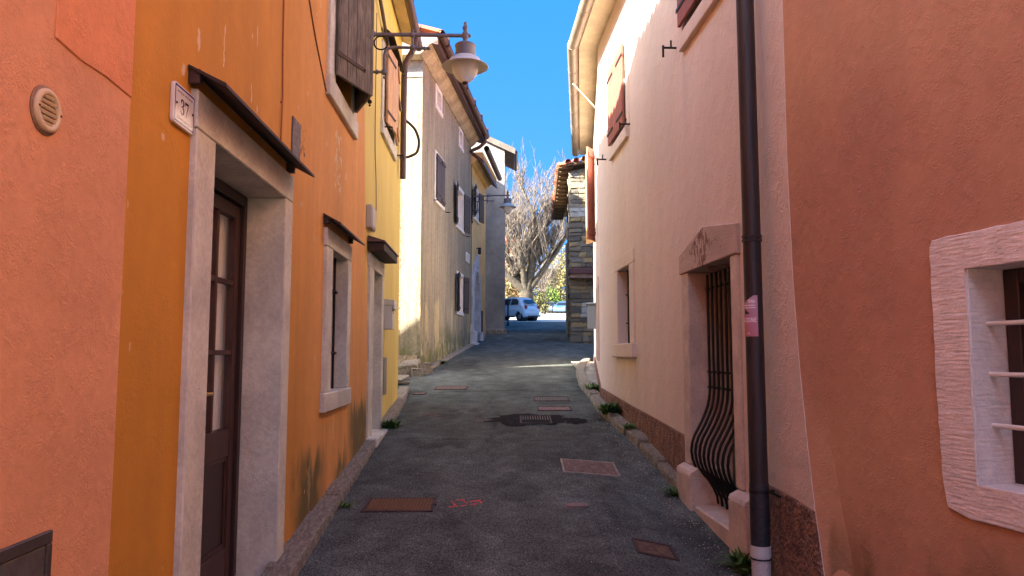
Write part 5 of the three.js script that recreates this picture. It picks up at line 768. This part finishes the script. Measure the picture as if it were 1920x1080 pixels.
// ---------------------------------------------------------------- trees and shrubs
function frustum(pos, nor, a, b, r0, r1, n) {
  const d = b.clone().sub(a).normalize(), u = new THREE.Vector3(0, 1, 0).cross(d); if (u.lengthSq() < 1e-4) u.set(1, 0, 0); u.normalize(); const v = d.clone().cross(u);
  for (let k = 0; k < n; k++) { const A = k / n * Math.PI * 2, B = (k + 1) / n * Math.PI * 2, n0 = u.clone().multiplyScalar(Math.cos(A)).addScaledVector(v, Math.sin(A)), n1 = u.clone().multiplyScalar(Math.cos(B)).addScaledVector(v, Math.sin(B)); const p = [a.clone().addScaledVector(n0, r0), a.clone().addScaledVector(n1, r0), b.clone().addScaledVector(n1, r1), b.clone().addScaledVector(n0, r1)], q = [n0, n1, n1, n0]; for (const i of [0, 1, 2, 0, 2, 3]) { pos.push(p[i].x, p[i].y, p[i].z); nor.push(q[i].x, q[i].y, q[i].z); } }
}
const meshOf = (pos, nor) => { const g = new THREE.BufferGeometry(); g.setAttribute('position', new THREE.Float32BufferAttribute(pos, 3)); g.setAttribute('normal', new THREE.Float32BufferAttribute(nor, 3)); const uv = new Float32Array(pos.length / 3 * 2); for (let i = 0; i < uv.length / 2; i++) { uv[2 * i] = pos[3 * i] + pos[3 * i + 2]; uv[2 * i + 1] = pos[3 * i + 1]; } g.setAttribute('uv', new THREE.BufferAttribute(uv, 2)); return g; };
const bark = mat(blotchMap([78, 70, 58], 0.4, 1.4, 32, 4), { bump: roughBump, bs: 0.03 }), twigMat = mat(blotchMap([116, 105, 94], 0.4, 2, 32, 4), {});
function bareTree(name, label, x, d, o) {
  const t = thing(name, label, 'tree', [x, G(d) - 0.05, -d]), r = rng(o.seed), big = [[], []], small = [[], []], V = (a, b, c) => new THREE.Vector3(a, b, c);
  const limb = (a, dir, len, r0, r1, seg, n, store, wob, up) => { const pts = [a.clone()]; let p = a.clone(), q = dir.clone().normalize(); for (let k = 0; k < seg; k++) { q.add(V(rr(-wob, wob, r), rr(-wob, wob, r) + up, rr(-wob, wob, r))).normalize(); const e = p.clone().addScaledVector(q, len / seg); frustum(store[0], store[1], p, e, r0 + (r1 - r0) * k / seg, r0 + (r1 - r0) * (k + 1) / seg, n); p = e; pts.push(p.clone()); } return [pts, q]; };
  const [tp] = limb(V(0, 0, 0), V(0.05, 1, 0), o.trunk, o.r * 1.25, o.r, 4, 12, big, 0.05, 0);
  const top = tp[tp.length - 1];
  const shoot = (p, dir, len, rad, lvl) => { const [pts, q] = limb(p, dir, len, rad, rad * 0.35, lvl ? 4 : 5, 3 + (lvl ? 0 : 1), small, 0.10, 0.05); if (lvl < 2) { const n = lvl ? 3 : 5; for (let k = 0; k < n; k++) { const b = pts[1 + Math.floor(r() * (pts.length - 1))]; shoot(b, q.clone().add(V(rr(-0.8, 0.8, r), rr(0, 0.5, r), rr(-0.8, 0.8, r))), len * rr(0.3, 0.55, r), rad * 0.55, lvl + 1); } } };
  for (const [dx, dy, dz, len, rad] of o.limbs) {
    const [pts, q] = limb(top.clone().addScaledVector(V(dx, 0, dz), 0.1), V(dx, dy, dz), len, o.r * rad, o.r * rad * 0.45, 6, 8, big, 0.16, 0.05);
    for (let i = 2; i < pts.length; i++) { for (let k = 0; k < o.density; k++) shoot(pts[i], V(rr(-0.75, 0.75, r), rr(0.5, 1.3, r), rr(-0.75, 0.75, r)), o.shoot * rr(0.45, 1.1, r), 0.05 * rr(0.6, 1.2, r), 0); if (i % 2 === 0) { const [b2] = limb(pts[i], V(rr(-1, 1, r), rr(0.4, 1, r), rr(-1, 1, r)), len * 0.5, o.r * rad * 0.45, o.r * rad * 0.2, 4, 6, big, 0.2, 0.08); for (const p of b2.slice(2)) for (let k = 0; k < o.density; k++) shoot(p, V(rr(-0.7, 0.7, r), rr(0.5, 1.3, r), rr(-0.7, 0.7, r)), o.shoot * rr(0.4, 1, r), 0.045, 0); } }
  }
  add('trunk', meshOf(...big), bark, t); add('crown', meshOf(...small), twigMat, t); return t;
}
bareTree('bare_tree', 'big bare pollarded tree with pale twigs behind the white hatchback', 1.0, 56, { seed: 21, trunk: 2.1, r: 0.5, shoot: 2.9, density: 5, limbs: [[-1, 0.8, 0.2, 4.2, 0.7], [-0.5, 1.2, -0.5, 5.5, 0.65], [0.25, 1.5, 0.2, 6.0, 0.7], [1.0, 0.95, 0.1, 5.4, 0.55], [0.5, 1.2, -0.7, 5, 0.5], [-0.2, 1.4, 0.6, 4.5, 0.55]] });
bareTree('bare_tree', 'thin bare shrubby tree in the gap right of the pollarded tree', 3.6, 82, { seed: 5, trunk: 0.8, r: 0.12, shoot: 2.2, density: 2, limbs: [[-0.5, 1, 0.2, 2.4, 0.6], [0.4, 1.2, -0.3, 3.4, 0.6], [0.1, 1.4, 0.3, 3, 0.6]] });
function leafCrown(cx, cy, cz, rx, ry, rz, n, size, seed) { const r = rng(seed), pos = []; for (let k = 0; k < n; k++) { let a, b, c; do { a = rr(-1, 1, r); b = rr(-1, 1, r); c = rr(-1, 1, r); } while (a * a + b * b + c * c > 1 || fbm(5 + a * 2.5, 5 + b * 2.5 + c * 2, 3) < 0.42); const s = size * rr(0.6, 1.4, r), x = cx + a * rx, y = cy + b * ry, z = cz + c * rz, u = new THREE.Vector3(rr(-1, 1, r), rr(-1, 1, r), rr(-1, 1, r)).normalize().multiplyScalar(s), v = new THREE.Vector3(rr(-1, 1, r), rr(-1, 1, r), rr(-1, 1, r)).cross(u).normalize().multiplyScalar(s * 0.6); pos.push(x - u.x, y - u.y, z - u.z, x + v.x, y + v.y, z + v.z, x + u.x, y + u.y, z + u.z, x - u.x, y - u.y, z - u.z, x + u.x, y + u.y, z + u.z, x - v.x, y - v.y, z - v.z); } return tri(pos); }
function leafy(name, label, cat, x, d, h, w, n, c, seed, size = 0.14) { const o = thing(name, label, cat, [x, G(d) - 0.05, -d]), r = rng(seed); add('trunk', [rod([0, 0, 0], [0.1, h * 0.7, 0], w * 0.09, w * 0.04, 7), rod([0.05, h * 0.35, 0], [w * 0.4, h * 0.7, 0.2], w * 0.04, w * 0.02, 6), rod([0.05, h * 0.3, 0], [-w * 0.4, h * 0.65, -0.2], w * 0.04, w * 0.02, 6)], bark, o); add('crown', [leafCrown(0, h * 0.55, 0, w * 0.55, h * 0.45, w * 0.5, n * 0.6, size, seed), leafCrown(w * 0.3, h * 0.4, 0.3, w * 0.4, h * 0.35, w * 0.4, n * 0.2, size, seed + 1), leafCrown(-w * 0.3, h * 0.35, 0.2, w * 0.4, h * 0.33, w * 0.4, n * 0.2, size, seed + 2)], new THREE.MeshStandardMaterial({ color: c, roughness: 0.8, side: THREE.DoubleSide }), o); }
leafy('ivy_tree', 'ivy clad tree with brownish foliage behind the far blue car', 'tree', 6.3, 100, 9.5, 4.2, 3600, '#7d7444', 31, 0.16); leafy('green_shrub', 'bright green shrub below the ivy clad tree', 'shrub', 4.9, 97, 3.6, 2.4, 1600, '#66802f', 32, 0.13); leafy('dark_shrub', 'dark scrubby shrub just right of the tree trunk', 'shrub', 2.3, 72, 2.6, 2.2, 1500, '#56552f', 33, 0.11); leafy('brown_thicket', 'brown thicket behind the pollarded tree on the left', 'shrub', -0.2, 74, 6.5, 4.4, 3600, '#857550', 34, 0.15); leafy('pale_shrub', 'pale dry shrub at the square edge below the sky gap', 'shrub', 3.2, 98, 2.2, 2.6, 1200, '#8c8260', 35, 0.13);
{
  const o = thing('far_house', 'small orange house glimpsed through the bare twigs', 'house', [-0.3, G(112), -112]), m = mat(blotchMap([196, 110, 74], 0.1, 3), {});
  add('wall', box(-5, 1.4, -0.5, 10.5, -6, 0), m, o); add('roof', prismX([[0.5, 10.3], [0.5, 10.6], [-3, 12.4], [-6.5, 10.6], [-6.5, 10.3], [-3, 12.1]], -5.4, 1.8), tileClay, o); for (const x of [-3.6, -1.6, 0.3]) { const w = add('window', box(x - 0.45, x + 0.45, 7.2, 8.6, 0.001, 0.06, 0.01), whitePaint, o); add('pane', box(x - 0.36, x + 0.36, 7.29, 8.51, 0.0605, 0.066, 0), mat('#39424a', { rough: 0.15 }), w); }
}

scene.traverse((o) => { if (o.isMesh) { o.castShadow = true; o.receiveShadow = true; } });
renderer.render(scene, camera);
